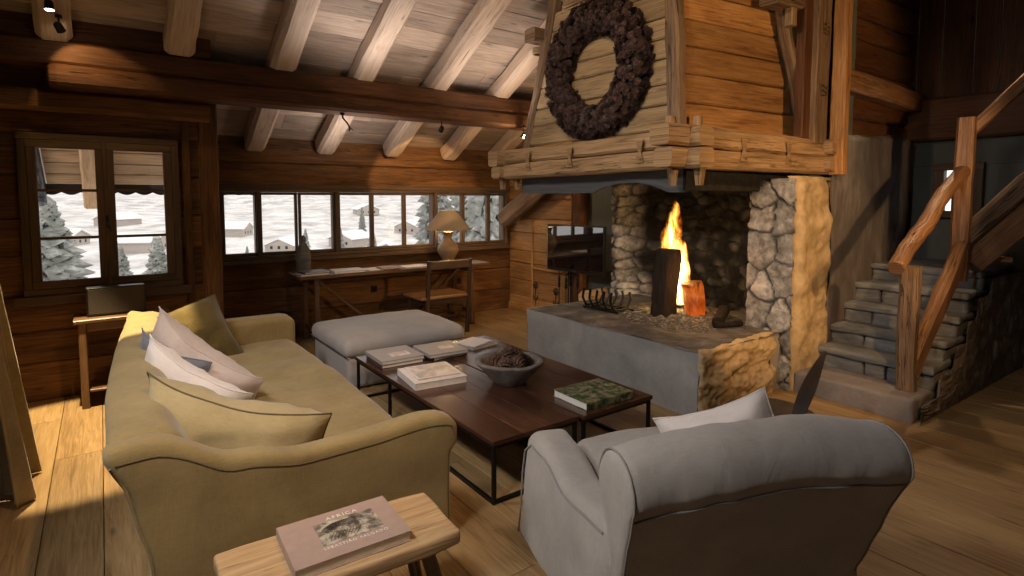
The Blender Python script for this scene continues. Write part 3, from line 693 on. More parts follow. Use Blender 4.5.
def dovetail(p, nrm, acr, log):
    mb = MB(); p, nrm, acr = V(p), V(nrm), V(acr); up = V((0, 0, 1)); b = len(mb.v); h = .085
    out = [(-.042, -h), (.042, -h), (.012, 0), (.036, h), (-.036, h), (-.012, 0)]
    for k in (0, .012):
        for a, z in out: mb.v.append(p+nrm*k+acr*a+up*z)
    mb.face(range(6, 12), [(a*2, z) for a, z in out]); 
    for i in range(6): j = (i+1) % 6; mb.face((i, j, 6+j, 6+i), [(0, 0)]*4)
    mb.build('dovetail_key', 'old', log)
for y in (2.95, 3.75, 4.35): dovetail((3.352, y, 1.955), (-1, 0, 0), (0, -1, 0), la)
for x in (3.95, 4.5): dovetail((x, 2.617-.094*(x-3.2)-.085, 1.96), (0, -1, 0), (1, 0, 0), lc)
# grey boards hanging behind the mantel, the long one cut to a shallow arch
mb = MB()
def arch(y): t = (y-3.30)/.42; return 1.645+(.085*(1-t*t) if abs(t) < 1 else 0)
for k in range(2):
    xx = 3.60+k*.04; mb.grid((lambda xx: lambda u, v: (xx, lerp(2.72, 4.78, u), lerp(arch(lerp(2.72, 4.78, u)), 1.92, v)))(xx), 60, 3, smooth=False, flip=not k, uvs=2)
mb.grid(lambda u, v: (lerp(3.60, 3.64, v), lerp(2.72, 4.78, u), arch(lerp(2.72, 4.78, u))), 60, 1, smooth=False, flip=True); mb.build('lintel_board', 'greyboard', FP)
part('lintel_board', 'soot', (3.6, 2.74, 1.79), (5.0, 2.66, 1.79), .06, .27, ch=.01, jit=.004)
# hood: boards on the room side and on the stair side
mb = MB(); z = 2.12
hz = lambda z: (z-2.12)/1.45
while z < 4.2:
    h = random.uniform(.15, .21); zm = z+h/2; t = hz(zm)
    ya, yb = 2.74+.08*t, min(4.58-.28*t, (5.70-z-h)/.52)
    if yb-ya > .15: mb.beam((3.56+.03*t, ya, zm), (3.56+.03*t, yb, zm), .04, h-.007, up=(.05, 0, 1), ch=.012, jit=.004)
    z += h
mb.build('hood_boards', 'hoodwood', FP)
mb = MB(); z = 2.10
while z < 4.3:
    h = random.uniform(.16, .24); zm = z+h/2; t = (zm-2.1)/1.0
    mb.beam((3.5+.01*t, 2.73+.05*t, zm), (max(4.0, 4.95-.33*t), 2.60+.05*t, zm), .04, h-.007, up=(0, .05, 1), ch=.012, jit=.004); z += h
mb.build('hood_boards', 'panel', FP)
part('hood_corner_post', 'post', (3.50, 2.72, 2.06), (3.53, 2.86, 4.1), .115, .12, up=(0, 1, 0), ch=.02, jit=.012)
part('hood_corner_post', 'post', (3.57, 4.64, 2.06), (3.59, 4.22, 3.48), .10, .11, up=(1, 0, 0), ch=.02, jit=.014)
part('hood_corner_post', 'post', (4.97, 2.50, 2.06), (4.52, 2.55, 3.25), .085, .10, up=(0, 1, 0), ch=.02, jit=.012)
part('hood_corner_post', 'post', (4.46, 2.56, 3.32), (4.2, 2.6, 4.1), .1, .1, up=(0, 1, 0), ch=.02, jit=.01)
part('hood_cross_block', 'post', (4.30, 2.50, 3.17), (4.72, 2.50, 3.2), .16, .12, ch=.015, jit=.006)
part('hood_cross_block', 'hoodwood', (4.56, 2.46, 2.98), (4.56, 2.46, 3.12), .08, .07, up=(0, 1, 0), ch=.01)
part('hood_cross_block', 'post', (3.42, 4.42, 3.17), (3.72, 4.42, 3.17), .16, .13, ch=.015, jit=.008)
for k in range(4): 
    mb = MB(); mb.tube([(3.58+.075*math.cos(a), 4.45+.07*math.sin(a), 3.02+k*.016) for a in [2*math.pi*i/14 for i in range(14)]], .009, 6, True); mb.build('rope_lashing', 'lampbase', FP)
# timber frame right of the hood
part('carved_panel', 'post', (4.93, 2.40, 2.06), (4.93, 2.38, 4.3), .22, .06, up=(0, 1, 0), ch=.01, jit=.004)
for zz in (2.50, 3.0):
    mb = MB()
    for k in range(5): mb.tube([(4.89, 2.352, zz+.02*k-.04), (4.94, 2.348, zz+.02*k-.045+.015*(k % 2)), (4.985, 2.352, zz+.02*k-.04)], .007, 5)
    mb.build('carved_rosette', 'post', FP)
P2 = part('wall_post', 'panel', (5.12, 2.31, 1.80), (5.12, 2.31, 4.4), .095, .12, parent=None, up=(0, 1, 0), ch=.012, jit=.008)
tag(P2, 'tall lit timber post standing on the fireplace pillar', 'post')
P3 = part('wall_shelf_beam', 'rail', (5.19, 2.36, 2.63), (6.92, 2.36, 2.58), .14, .19, parent=None, ch=.02, jit=.012)
tag(P3, 'rough timber rail fixed across the dark log wall above the stair', 'beam')
P4 = part('corner_post', 'beam', (4.86, 5.24, 0), (4.86, 5.24, 1.92), .17, .17, parent=None, up=(0, 1, 0), rnd=14, jit=.01)
tag(P4, 'dark round post behind the television', 'post')
P5 = part('knee_brace', 'post', (4.62, 6.56, 1.30), (4.62, 5.20, 2.02), .16, .26, parent=None, ch=.05, jit=.015)
tag(P5, 'thick weathered knee brace rising from the alcove corner to the mantel', 'brace')
P6 = part('wall_post', 'beam', (5.0, 2.45, 2.1), (5.0, 2.45, 4.4), .6, .08, parent=None, up=(0, 1, 0), ch=.01, jit=.004); tag(P6, 'dark upright board behind the carved panel beside the hood', 'board')
# ------------------------------------------------------------------ fire, logs and irons on the hearth
FX, FY = 4.33, 3.32
t = thing('burning_log', 'charred split log standing upright in the fire', 'log', (FX, FY, HZ))
mb = MB(); mb.beam((FX-.13, FY+.06, HZ-.01), (FX-.10, FY+.04, HZ+.64), .24, .20, up=(0, 1, 0), rnd=12, jit=.03, n=14, taper=.92); mb.build('bark', 'char', t)
t2 = thing('ember_log', 'glowing orange ember log behind the upright log', 'log', (FX+.12, FY-.1, HZ))
mb = MB(); mb.beam((FX+.11, FY-.11, HZ), (FX+.06, FY-.07, HZ+.33), .22, .20, up=(0, 1, 0), rnd=12, jit=.06, n=12, taper=.75); mb.build('ember_mass', 'ember', t2, local=False)
t3 = thing('fire_flames', 'tall yellow flames rising over the burning log', 'flames', (FX+.05, FY+.10, HZ+.3))
mb = MB(); mb.lathe([(0, -.02), (.16, 0), (.21, .12), (.21, .3), (.20, .5), (.16, .70), (.09, .86), (.0, .98)], (FX+.05, FY+.10, HZ+.12), 18); mb.build('flame_body', 'flame', t3)
point('fire_glow', (FX-.05, FY-.25, HZ+.42), 6, (1, .45, .14), .12)
mb = MB(); mb.grid(lambda u, v: (lerp(3.75, 4.95, u), lerp(2.65, 4.1, v), HZ-.012+.05*max(0, 1-((u-.5)**2+(v-.5)**2)*4)*(1+mn.noise(V((u*20, v*20, 0))))), 60, 70)
tag(mb.build('ash_bed', 'ash'), 'pale grey ash scattered around the fire', 'ash', kind='stuff')
def log(x, y, z, l, r, az, tilt, lb, mat='char'):
    d = V((math.cos(az)*math.cos(tilt), math.sin(az)*math.cos(tilt), math.sin(tilt))); c = V((x, y, z)); mb = MB()
    mb.beam(c-d*l/2, c+d*l/2, r*2, r*1.8, rnd=10, jit=r*.3, n=8); tag(mb.build('hearth_log', mat), lb, 'log')
log(4.45, 2.95, HZ+.06, .50, .05, .5, .05, 'charred log lying in the ash right of the flames')
log(4.62, 3.55, HZ+.07, .6, .06, 1.3, .1, 'half burnt log lying against the chimney back')
log(4.3, 2.78, HZ+.035, .26, .028, -.4, .0, 'short charred stick in the ash near the stone front')
# iron grate (fire basket)
t = thing('fire_grate', 'black curved iron grate on the hearth left of the fire', 'grate', (4.05, 3.95, HZ), 0)
for k in range(5):
    y = 4.14-.095*k; mb = MB(); mb.tube([(3.90, y, HZ+.21), (3.885, y, HZ+.12), (3.93, y, HZ+.04), (4.03, y, HZ+.03), (4.12, y, HZ+.04), (4.17, y, HZ+.12), (4.15, y, HZ+.19)], .013, 7); mb.build('grate_bar', 'iron', t)
for xx in (3.93, 4.14):
    mb = MB(); mb.tube([(xx, 3.70, HZ+.022), (xx, 4.18, HZ+.022)], .012, 7); mb.build('cross_bar', 'iron', t)
for p in ((3.93, 3.72), (4.14, 3.72), (3.93, 4.16), (4.14, 4.16)):
    mb = MB(); mb.tube([(*p, HZ), (*p, HZ+.022)], .012, 7); mb.build('foot', 'iron', t)
# fire tools
t = thing('fire_tool_stand', 'black wrought iron stand of fireplace tools beside the hearth', 'fire tools', (4.56, 5.0, 0))
cx, cy = 4.60, 5.16
mb = MB(); mb.lathe([(.13, 0), (.13, .02), (.03, .04), (.015, .05)], (cx, cy, 0), 16); mb.build('base', 'iron', t)
mb = MB(); mb.tube([(cx, cy, .04), (cx, cy, .74)], .011); mb.lathe([(.0, .72), (.022, .74), (.022, .77), (.012, .79), (0, .83)], (cx, cy, 0), 10); mb.build('pole', 'iron', t)
mb = MB()
for a in range(4): 
    q = a*math.pi/2+.6; c, s = math.cos(q), math.sin(q); mb.tube([(cx, cy, .66), (cx+c*.05, cy+s*.05, .69), (cx+c*.11, cy+s*.11, .67), (cx+c*.12, cy+s*.12, .70)], .007, 6)
mb.build('tool_hooks', 'iron', t)
for a, nm in enumerate(('shovel', 'brush', 'poker', 'tongs')):
    q = a*math.pi/2+.6; x, y = cx+.115*math.cos(q), cy+.115*math.sin(q); mb = MB()
    mb.tube([(x, y, .10), (x, y, .50)], .007, 6); mb.lathe([(.008, .50), (.017, .53), (.013, .57), (.018, .61), (.010, .65), (0, .67)], (x, y, 0), 10)
    if nm == 'shovel': mb.box(x-.05, x+.05, y-.006, y+.006, .06, .2, 'z')
    if nm == 'brush': mb.lathe([(.035, .06), (.03, .2), (.01, .24)], (x, y, 0), 10)
    if nm == 'tongs': mb.tube([(x+.02, y, .08), (x+.015, y, .45)], .006, 6)
    mb.build(nm, 'iron', t)
for i, (y, z, lb) in enumerate(((4.80, .09, 'split firewood lying behind the hearth, the lowest one'), (4.86, .26, 'split firewood behind the hearth, in the middle of the pile'), (4.82, .43, 'split firewood behind the hearth, topmost of the pile'))):
    mb = MB(); mb.beam((4.55, y, z), (4.98, y+.02, z), .19, .17, ch=.05, jit=.02, n=6); tag(mb.build('firewood_log', 'stool'), lb, 'firewood', 'firewood behind the hearth')
# ------------------------------------------------------------------ television on an arm
t = thing('television', 'black flat television on a wall arm left of the fire, mirroring the windows', 'television', (4.58, 5.22, .98), 0)
A, B = V((4.56, 5.50, .99)), V((4.62, 4.56, .99)); d = (B-A).normalized(); nrm = V((-d.y, d.x, 0)); nrm = nrm if nrm.x < 0 else -nrm
nrm = (nrm+V((0, 0, -.02))).normalized()
mb = MB(); mb.beam(A, B, .035, .57, ch=.006); mb.build('housing', 'blackplastic', t)
mb = MB(); mb.beam(A+nrm*.019+d*.018+V((0, 0, .012)), B+nrm*.019-d*.018+V((0, 0, .012)), .003, .52, ch=.001); mb.build('screen', 'screen', t)
mb = MB(); c = (A+B)/2+nrm*.022-V((0, 0, .268)); mb.beam(c-d*.03, c+d*.03, .002, .008, ch=.0005); mb.build('badge', 'steel', t)
mb = MB(); mb.beam(A+nrm*.0185, A+nrm*.0185+d*.014, .006, .57, ch=.001); mb.build('bezel_edge', 'steel', t)
mb = MB(); c = (A+B)/2; mb.beam((c.x+.02, c.y+.1, .98), (4.86, 5.24, .98), .05, .06); mb.build('wall_arm', 'blackplastic', t)
# painted folk flowers on the panelling
def flower(y, z, h, lb):
    mb = MB(); X = 4.792
    mb.tube([(X, y, z), (X, y+.006, z+h*.5), (X, y, z+h*.75)], .006, 5)
    for s in (-1, 1): mb.tube([(X, y, z+h*.2), (X, y+s*.04, z+h*.32), (X, y+s*.055, z+h*.45)], [.005, .012, .003], 5)
    for a in range(8):
        q = a*math.pi/4; mb.tube([(X, y, z+h*.8), (X, y+math.cos(q)*.05, z+h*.8+math.sin(q)*.05)], [.004, .012], 6)
    tag(mb.build('painted_flower', 'rust'), lb, 'painted ornament', 'flowers painted on the panelling')
flower(6.05, .12, .36, 'dark flower painted on the warm lit panelling, left one')
flower(5.62, .10, .34, 'dark flower painted on the panelling beside the fire tools')
mb = MB(); mb.box(4.78, 4.80, 6.10, 6.14, .02, 1.3, 'z'); mb.box(4.775, 4.80, 5.36, 6.66, .0, .10, 'y'); mb.box(4.775, 4.80, 5.36, 6.12, .62, .65, 'y'); struct('trim_2', mb, 'panel')
# ------------------------------------------------------------------ stone stair
ST = thing('stone_stair', 'rough grey stone stair with a wide bottom plinth rising to the right', 'staircase', (5.5, 1.9, 0))
def rockbox(x0, x1, y0, y1, z0, z1, seed, r=.03, amp=.02, seg=.04):
    mb = MB()
    def fn(p):
        q = p*4+V((seed, 0, 0)); return p+V((mn.noise(q), mn.noise(q+V((5, 5, 5))), mn.noise(q+V((9, 2, 4)))*.6))*amp+V((mn.noise(q*4), mn.noise(q*4+V((5, 1, 5))), .5*mn.noise(q*4+V((1, 1, 7)))))*amp*.45
    mb.soft(x0, x1, y0, y1, z0, z1, r, fn, seg); return mb
rockbox(4.60, 5.2, 1.50, 2.36, -.02, .17, 1, .03, .02).build('stair_plinth', 'plinth', ST)
TR = [(4.94, .34), (5.20, .495), (5.44, .66), (5.65, .83), (5.97, .98)]
for i, (x, z) in enumerate(TR):
    z0 = TR[i-1][1] if i else .17; x1 = TR[i+1][0]+.15 if i < 4 else 6.90; ys = [1.50, 1.50+random.uniform(.25, .35), 2.05+random.uniform(-.1, .1), 2.35] if i < 4 else [1.49, 2.35]
    for a, b in zip(ys, ys[1:]):
        rockbox(x+random.uniform(-.012, .012), x1, a+.003, b-.003, z0-.02, z-.055, i*3+a, .03, .016).build('riser_stone', 'step', ST)
    rockbox(x-.03, x1, 1.49, 2.35, z-.06, z, i+40, .022, .016, .035).build('tread_slab', 'step', ST)
def sideclip(a):
    X = 4.96+a
    for (x, z), (x2, z2) in zip(TR, TR[1:]):
        if X < x2: return z-.03
    return .95
nseed = 5
def sideP(a, b, d):
    X = 4.64+a; zt = .14 if X < 4.97 else prof([(4.97, .30), (5.19, .31), (5.24, .46), (5.43, .47), (5.48, .63), (5.64, .64), (5.70, .79), (5.95, .80), (6.0, .93), (7.0, .93)], X)
    return (X, 1.468-.02*a-d*(.3+.7*min(1, b*6)), b/.96*zt)
stone_panel('stair_side_wall', 'stone_side', sideP, 2.4, .96, 21, (.26, .2), .008, None, ST, .022, .035)
# newel posts, handrails and brace
t = thing('stair_railing', 'rustic timber railing with two posts, round handrail and slanting brace', 'railing', (4.8, 1.62, .17))
part('newel_post', 'post', (4.80, 1.62, .15), (4.775, 1.62, 1.10), .105, .12, parent=t, up=(0, 1, 0), ch=.02, jit=.01)
part('newel_post', 'rail', (5.66, 1.58, .93), (5.62, 1.56, 2.24), .105, .12, parent=t, up=(0, 1, 0), ch=.02, jit=.012)
mb = MB(); mb.beam((4.50, 1.62, 1.10), (5.68, 1.57, 1.86), .10, .10, rnd=12, jit=.02, n=26, bow=.01); mb.build('handrail', 'rail', t)
part('slanting_brace', 'rail', (4.80, 1.60, .30), (5.72, 1.55, 1.28), .09, .15, parent=t, ch=.02, jit=.016)
e = V((.55, -.84, 0)).normalized()
def up_rail(z0, s, l, w, h, nm, mat, off=0): 
    a = V((5.66, 1.56-off, z0)); b = a+e*l+V((0, 0, s*l)); mb = MB(); mb.beam(a, b, w, h, ch=.02, jit=.014, n=10); mb.build(nm, mat, t)
up_rail(2.12, 1.12, 1.3, .075, .09, 'handrail', 'rail'); up_rail(1.28, 1.12, 1.3, .07, .14, 'middle_rail', 'post')
t = thing('wooden_flight', 'broad plank side of the upper wooden stair at the right edge', 'staircase', (5.8, 1.5, .98))
mb = MB(); a = V((5.74, 1.54, 1.10)); mb.beam(a, a+e*1.4+V((0, 0, 1.08*1.4)), .06, .26, ch=.015, jit=.008, n=10); mb.build('stringer', 'rail', t)
for k in range(6):
    c = V((5.80, 1.50, 1.10))+e*(.14+.18*k)+V((0, 0, .19*k)); pp = V((e.y, -e.x, 0))*-1; mb = MB(); mb.beam(c+pp*.03, c+pp*.6, .22, .04, ch=.006); mb.build('wooden_step', 'rail', t)
# ------------------------------------------------------------------ seating
PF = [(-.05, .77), (.10, .775), (.38, .645), (.62, .60), (.9, .60), (1.16, .62), (1.24, .61), (1.31, .57)]
SO = thing('sofa', 'long olive linen sofa with curved arms, seen from its near end', 'sofa', (.6, 3.6, 0))
def outer(z): return prof([(0, .16), (.3, .09), (.55, .04), (.76, -.035)], z)
def sway(y): return .14*max(0, (y-2.9)/2.0)**1.3 if y > 2.9 else 0
mb = MB(); mb.soft(.14, 1.22, 2.32, 4.95, .02, .30, .03); mb.build('base', 'sofa', SO)
def bf(p):
    t = (p.x-0)/.27; z = p.z; x = outer(z)+sway(p.y)+t*(.27+.02*mn.noise(V((p.y*2, z*3, 0)))); 
    return V((x, p.y, z+.012*mn.noise(V((p.y*3, p.x*3, 1)))+(.02*math.sin((p.y-2.3)*1.2) if z > .6 else 0)))
mb = MB(); mb.soft(0, .24, 2.34, 5.02, .02, .76, .075, bf, .05); mb.build('back', 'sofa', SO, True)
def af(p, y0=2.25):
    x = p.x; k = prof(PF, x)/.62; z = p.z*k if p.z > 0 else p.z
    lo = outer(p.z*k) if x < .3 else 0; x2 = x+(outer(z)+.03)*(max(0, 1-(x+.03)/.35)); 
    return V((x2-.03*(p.z < .5)*max(0, (x-1.0)/.3), p.y+.03*mn.noise(V((x*2.5, z*2.5, 5)))*min(1, z*3)+.05*(1-min(1, z/.5))*0, z))
mb = MB(); mb.soft(-.03, 1.31, 2.23, 2.355, .02, .62, .04, af, .04); mb.build('arm', 'sofa', SO, True)
mb = MB(); pts = [(x, 2.232, prof(PF, x)-.035) for x in [-.0+1.27*i/40 for i in range(41)]]+[(1.293, 2.235, .50), (1.29, 2.235, .3), (1.275, 2.235, .04)]
mb = MB(); pts = [af(V((x, 2.231, .575))) for x in [-.0+1.265*i/50 for i in range(51)]]+[af(V((1.285, 2.236, z))) for z in (.54, .45, .3, .15, .04)]; mb.tube(pts, .004, 6); mb.build('piping', 'pipe_o', SO)
mb = MB(); mb.tube([af(V((-.018, 2.236, z))) for z in (.57, .5, .4, .3, .2, .1, .04)], .005, 6); mb.build('piping', 'sofa', SO)
PF2 = [(.1, .78), (.3, .74), (.6, .63), (1.2, .63), (1.28, .60)]
def af2(p): k = prof(PF2, p.x)/.62; return V((p.x, p.y+.02*mn.noise(p*3), p.z*k))
mb = MB(); mb.soft(.12, 1.28, 4.82, 5.03, .02, .62, .05, af2, .05); mb.build('arm', 'sofa', SO, True)
def sf(p):
    d = .018*mn.noise(V((p.x*3, p.y*3, 0))); t = (p.y-3.64)/1.22
    return V((p.x+.012*mn.noise(p*4), p.y, p.z+(d+.035*(1-t*t) if p.z > .35 else 0)))
mb = MB(); mb.soft(.24, 1.23, 2.42, 4.84, .28, .44, .06, sf, .05); mb.build('seat_cushion', 'sofa', SO, True)
mb = MB(); mb.tube([(1.22, 2.46, .40), (1.222, 3.6, .405), (1.22, 4.80, .40)], .005, 6); mb.build('piping', 'pipe_o', SO)

def pillow(name, mat, w, h, t, loc, rot, lb, cat='cushion', group=None, pipe=None, back=None, k=.07, sag=0, seed=0, wr=.018):
    """cushion standing on its lower edge; local x = width, z = height, y = thickness"""
    o = thing(name, lb, cat, loc, 0, group); o.rotation_euler = rot; n = 22
    def P(u, v, s, k=k):
        x = w/2*u*(1-k*(1-v*v)*abs(u)); z = h/2*v*(1-k*(1-u*u)*abs(v)); q = max(0, (1-u**4)*(1-v**4))**.62*(1-.25*(u*u+v*v)*.5)
        y = .10*w*(u*u-.4)*(.4+.6*v)+.02*mn.noise(V((u*2, v*2, seed+7)))+s*t/2*q+wr*q*mn.noise(V((u*2.2+seed, v*2.2, s)))+wr*.6*q*mn.noise(V((u*6+seed, v*5, s)))
        z += -sag*(1-abs(v))*0-sag*max(0, v)*(1-u*u)
        return (x, y, z)
    for s, mt in ((-1, mat), (1, back or mat)):
        mb = MB(); mb.grid(lambda a, b: P(2*a-1, 2*b-1, s), n, n, flip=s > 0); mb.build('cover_front' if s < 0 else 'cover_back', mt, o, local=True)
    ed = [P(-1+2*i/20, -1, 0) for i in range(20)]+[P(1, -1+2*i/20, 0) for i in range(20)]+[P(1-2*i/20, 1, 0) for i in range(20)]+[P(-1, 1-2*i/20, 0) for i in range(20)]
    mb = MB(); mb.tube(ed, .004, 6, True); mb.build('piping', pipe or mat, o, local=True); return o
R = math.radians
# cushions lean on the sofa back (which faces +x): width runs along y
pillow('cushion', 'sofacush', .60, .54, .26, (.47, 4.60, .56), (R(-24), R(-18), R(4)), 'dark olive cushion leaning in the far corner of the sofa', group='cushions on the sofa', seed=1, wr=.03)
pillow('cushion', 'pink_f', .80, .48, .26, (.42, 3.66, .57), (R(16), R(27), R(-52)), 'pale pink cushion with a tan side, behind the bright white one', group='cushions on the sofa', back='pink_f', seed=3, wr=.03)
pillow('cushion', 'grey_f', .46, .40, .12, (.27, 3.62, .61), (R(14), R(22), R(-46)), 'blue grey cushion mostly hidden between the pink and white ones', group='cushions on the sofa', seed=4)
pillow('cushion', 'white_f', .62, .48, .22, (.33, 3.32, .55), (R(20), R(28), R(-42)), 'bright white cushion in the middle of the sofa', group='cushions on the sofa', seed=5, wr=.03)
pillow('cushion', 'khaki', .80, .46, .32, (.42, 2.64, .545), (R(18), R(13), R(-36)), 'large khaki linen cushion slumped against the near arm of the sofa', group='cushions on the sofa', pipe='pipe_o', seed=6, wr=.04)
# armchair
AC = thing('armchair', 'pale grey slipcovered armchair seen from behind at the lower right', 'armchair', (1.79, 1.01, 0), -R(22))
BP = [(.14, .02), (.075, .20), (.0, .40), (-.082, .60), (-.098, .65), (-.085, .71), (-.045, .755), (.01, .775), (.07, .77), (.125, .74), (.16, .69), (.17, .63), (.155, .56), (.13, .48), (.125, .30), (.20, .02)]
def smooth_loop(P, m=5):
    out = []; n = len(P)
    for i in range(n):
        p0, p1, p2, p3 = P[i-1], P[i], P[(i+1) % n], P[(i+2) % n]
        for k in range(m):
            t = k/m; out.append(tuple(.5*((2*p1[j])+(-p0[j]+p2[j])*t+(2*p0[j]-5*p1[j]+4*p2[j]-p3[j])*t*t+(-p0[j]+3*p1[j]-3*p2[j]+p3[j])*t**3) for j in (0, 1)))
    return out
BL = smooth_loop(BP)
def bpt(y, z, x):
    k = min(1, max(0, z/.62)); crest = .055*(1-(x/.53)**2)*max(0, (z-.3)/.45); xx = x*(.91+.09*k)
    w = .018*mn.noise(V((xx*3.5, z*4.5, y*3)))+.006*mn.noise(V((xx*14, z*11, y*9))); return V((xx, y+w*.8, z+crest+w*.5))
mb = MB(); rings = []; cy_, cz_ = .04, .50
xs_ = [(-.53, .0), (-.534, .5), (-.532, .86), (-.526, .96), (-.512, 1.0)]+[(-.49+.98*i/34, 1) for i in range(35)]+[(.512, 1.0), (.526, .96), (.532, .86), (.534, .5), (.53, .0)]
for x, k in xs_:
    for (y, z) in BL: mb.v.append(bpt(cy_+(y-cy_)*k, cz_+(z-cz_)*k, x))
n = len(BL)
for j in range(len(xs_)-1):
    for i in range(n): mb.face((j*n+i, j*n+(i+1) % n, (j+1)*n+(i+1) % n, (j+1)*n+i), [(0, 0)]*4, True)
mb.build('back', 'chair_f', AC, True, local=True)
mb = MB(); mb.tube([bpt(-.0835, .60, -.52+1.04*i/40)+V((0, -.001, 0)) for i in range(41)], .004, 6); mb.build('piping', 'pipe_g', AC, local=True)
for s in (-1, 1):
    mb = MB(); mb.tube([bpt(y, z, s*.522) for y, z in BL[0:5*13]], .004, 6); mb.build('piping', 'pipe_g', AC, local=True)
ARM = [(.0, .56), (.18, .47), (.45, .46), (.70, .525), (.80, .54), (.86, .52)]
for s in (-1, 1):
    def ca(p, s=s): k = prof(ARM, p.y)/.55; w = .014*mn.noise(V((p.y*4, p.z*4, s))); fl = .03*(1-min(1, p.z/.3)); fl += .10*max(0, (p.y-.1)/.76)-.02*max(0, (p.z-.35)/.2); return V((p.x+s*(w+fl)*(1 if p.x*s > .45 else .6), p.y+.02*(1-min(1, p.z/.4))*(p.y > .7), p.z*k))
    mb = MB(); mb.soft(min(s*.36, s*.52), max(s*.36, s*.52), .08, .86, .02, .55, .055, ca, .035); mb.build('arm', 'chair_f', AC, True, local=True)
    mb = MB(); q_ = [ca(V((s*.522, y, .50))) for y in [.16+.62*i/16 for i in range(17)]]+[ca(V((s*.522, .835, z))) for z in (.46, .35, .2, .05)]; mb.tube(q_, .0045, 6); mb.build('piping', 'pipe_g', AC, local=True)
mb = MB(); mb.soft(-.42, .42, .08, .84, .02, .32, .03); mb.build('base', 'chair_f', AC, True, local=True)
mb = MB(); mb.soft(-.37, .37, .16, .88, .30, .46, .06, lambda p: V((p.x, p.y, p.z+(.03*(1-(p.x/.37)**2)+.01*mn.noise(p*5) if p.z > .38 else 0))), .04); mb.build('seat_cushion', 'chair_f', AC, True, local=True)
pillow('cushion', 'white_f', .52, .42, .22, (2.22, 1.43, .475), (R(2), R(-24), R(-58)), 'pale pink and tan cushion standing in the grey armchair', back='tan_f', pipe='white_f', seed=9)
# ottoman
OT = thing('ottoman', 'large square light grey linen ottoman behind the coffee tables', 'ottoman', (2.14, 4.95, 0))
mb = MB(); mb.soft(1.60, 2.70, 4.50, 5.42, .01, .30, .04, lambda p: p+V((.012*mn.noise(p*4), .012*mn.noise(p*4+V((3, 3, 3))), 0)), .05); mb.build('base', 'ottoman_f', OT, True)
mb = MB(); mb.soft(1.57, 2.73, 4.47, 5.45, .27, .42, .07, lambda p: V((p.x+.012*mn.noise(p*4), p.y+.012*mn.noise(p*4+V((3, 3, 3))), p.z+(.05*(1-((p.x-2.15)/.6)**2)*(1-((p.y-4.96)/.5)**2)+.01*mn.noise(p*5) if p.z > .36 else 0))), .05); mb.build('top_cushion', 'ottoman_f', OT, True)
mb = MB(); mb.tube([(1.575, 4.475, .30), (2.725, 4.475, .30)], .005, 6); mb.tube([(1.575, 4.475, .30), (1.575, 5.44, .30)], .005, 6); mb.build('piping', 'pipe_g', OT)
# ------------------------------------------------------------------ low tables
def low_table(x0, x1, y0, y1, z, lb, extra=None):
    t = thing('coffee_table', lb, 'coffee table', ((x0+x1)/2, (y0+y1)/2, 0), 0, 'pair of low coffee tables')
    mb = MB(); n = 3; w = (x1-x0)/n
    for i in range(n): mb.beam((x0+w*(i+.5), y0, z-.012), (x0+w*(i+.5), y1, z-.012), w-.0006, .024, ch=.002)
    mb.build('tabletop', 'table', t)
    b = .02; i_ = .008
    xs = (x0+i_+b/2, x1-i_-b/2); ys = (y0+i_+b/2, y1-i_-b/2)
    for x in xs:
        for y in ys: mb = MB(); mb.box(x-b/2, x+b/2, y-b/2, y+b/2, 0, z-.024, 'z', ch=.001); mb.build('leg', 'iron', t)
    mb = MB()
    for zz in (.0, z-.044):
        for x in xs: mb.box(x-b/2, x+b/2, ys[0]+b/2, ys[1]-b/2, zz, zz+b, 'y', ch=.001)
        for y in ys: mb.box(xs[0]+b/2, xs[1]-b/2, y-b/2, y+b/2, zz, zz+b, 'x', ch=.001)
    mb.build('frame', 'iron', t)
    if extra:
        for x in xs: mb = MB(); mb.box(x-b/2, x+b/2, extra-b/2, extra+b/2, .02, z-.044, 'z', ch=.001); mb.build('leg', 'iron', t)
        mb = MB(); mb.box(xs[0]+b/2, xs[1]-b/2, extra-b/2, extra+b/2, 0, b, 'x', ch=.001); mb.build('cross_bar', 'iron', t)
    return t
TZ = .345
low_table(1.585, 2.185, 2.35, 4.30, TZ, 'low dark wood table on a thin black frame, nearest the sofa, holding the white books', 3.68)
low_table(2.20, 2.80, 2.33, 4.28, TZ, 'low dark wood table on a thin black frame, nearest the hearth, holding the green book')
def book(name, cx, cy, z, w, d, h, rz, cover, lb, group=None, pages='paper_w', spine='-x', prt=None, title=None):
    """w along x (spine side at -x), d along y"""
    o = thing(name, lb, 'book', (cx, cy, z), rz, group); c = .003
    mb = MB(); mb.box(-w/2, w/2, -d/2, d/2, 0, c, ch=.0008); mb.box(-w/2, w/2, -d/2, d/2, h-c, h, ch=.0008)
    if spine == '-x': mb.box(-w/2, -w/2+c, -d/2, d/2, c, h-c, 'y', ch=.0008)
    elif spine == '+y': mb.box(-w/2, w/2, d/2-c, d/2, c, h-c, 'x', ch=.0008)
    else: mb.box(-w/2, w/2, -d/2, -d/2+c, c, h-c, 'x', ch=.0008)
    mb.build('cover', cover, o, local=True)
    g = .005; mb = MB(); mb.box(-w/2+(c if spine == '-x' else g), w/2-g, -d/2+(c if spine == '-y' else g), d/2-(c if spine == '+y' else g), c, h-c, ch=.0008); mb.build('pages', pages, o, local=True)
    if prt:
        m_, a, b_, e, f = prt; mb = MB(); mb.box(a, b_, e, f, h, h+.0012, ch=.0003); mb.build('cover_print', m_, o, local=True)
    return o
book('book', 1.80, 4.03, TZ, .33, .35, .028, R(-3), 'cover_dark', 'dark book under the grey book at the back left table corner', 'books on the coffee tables')
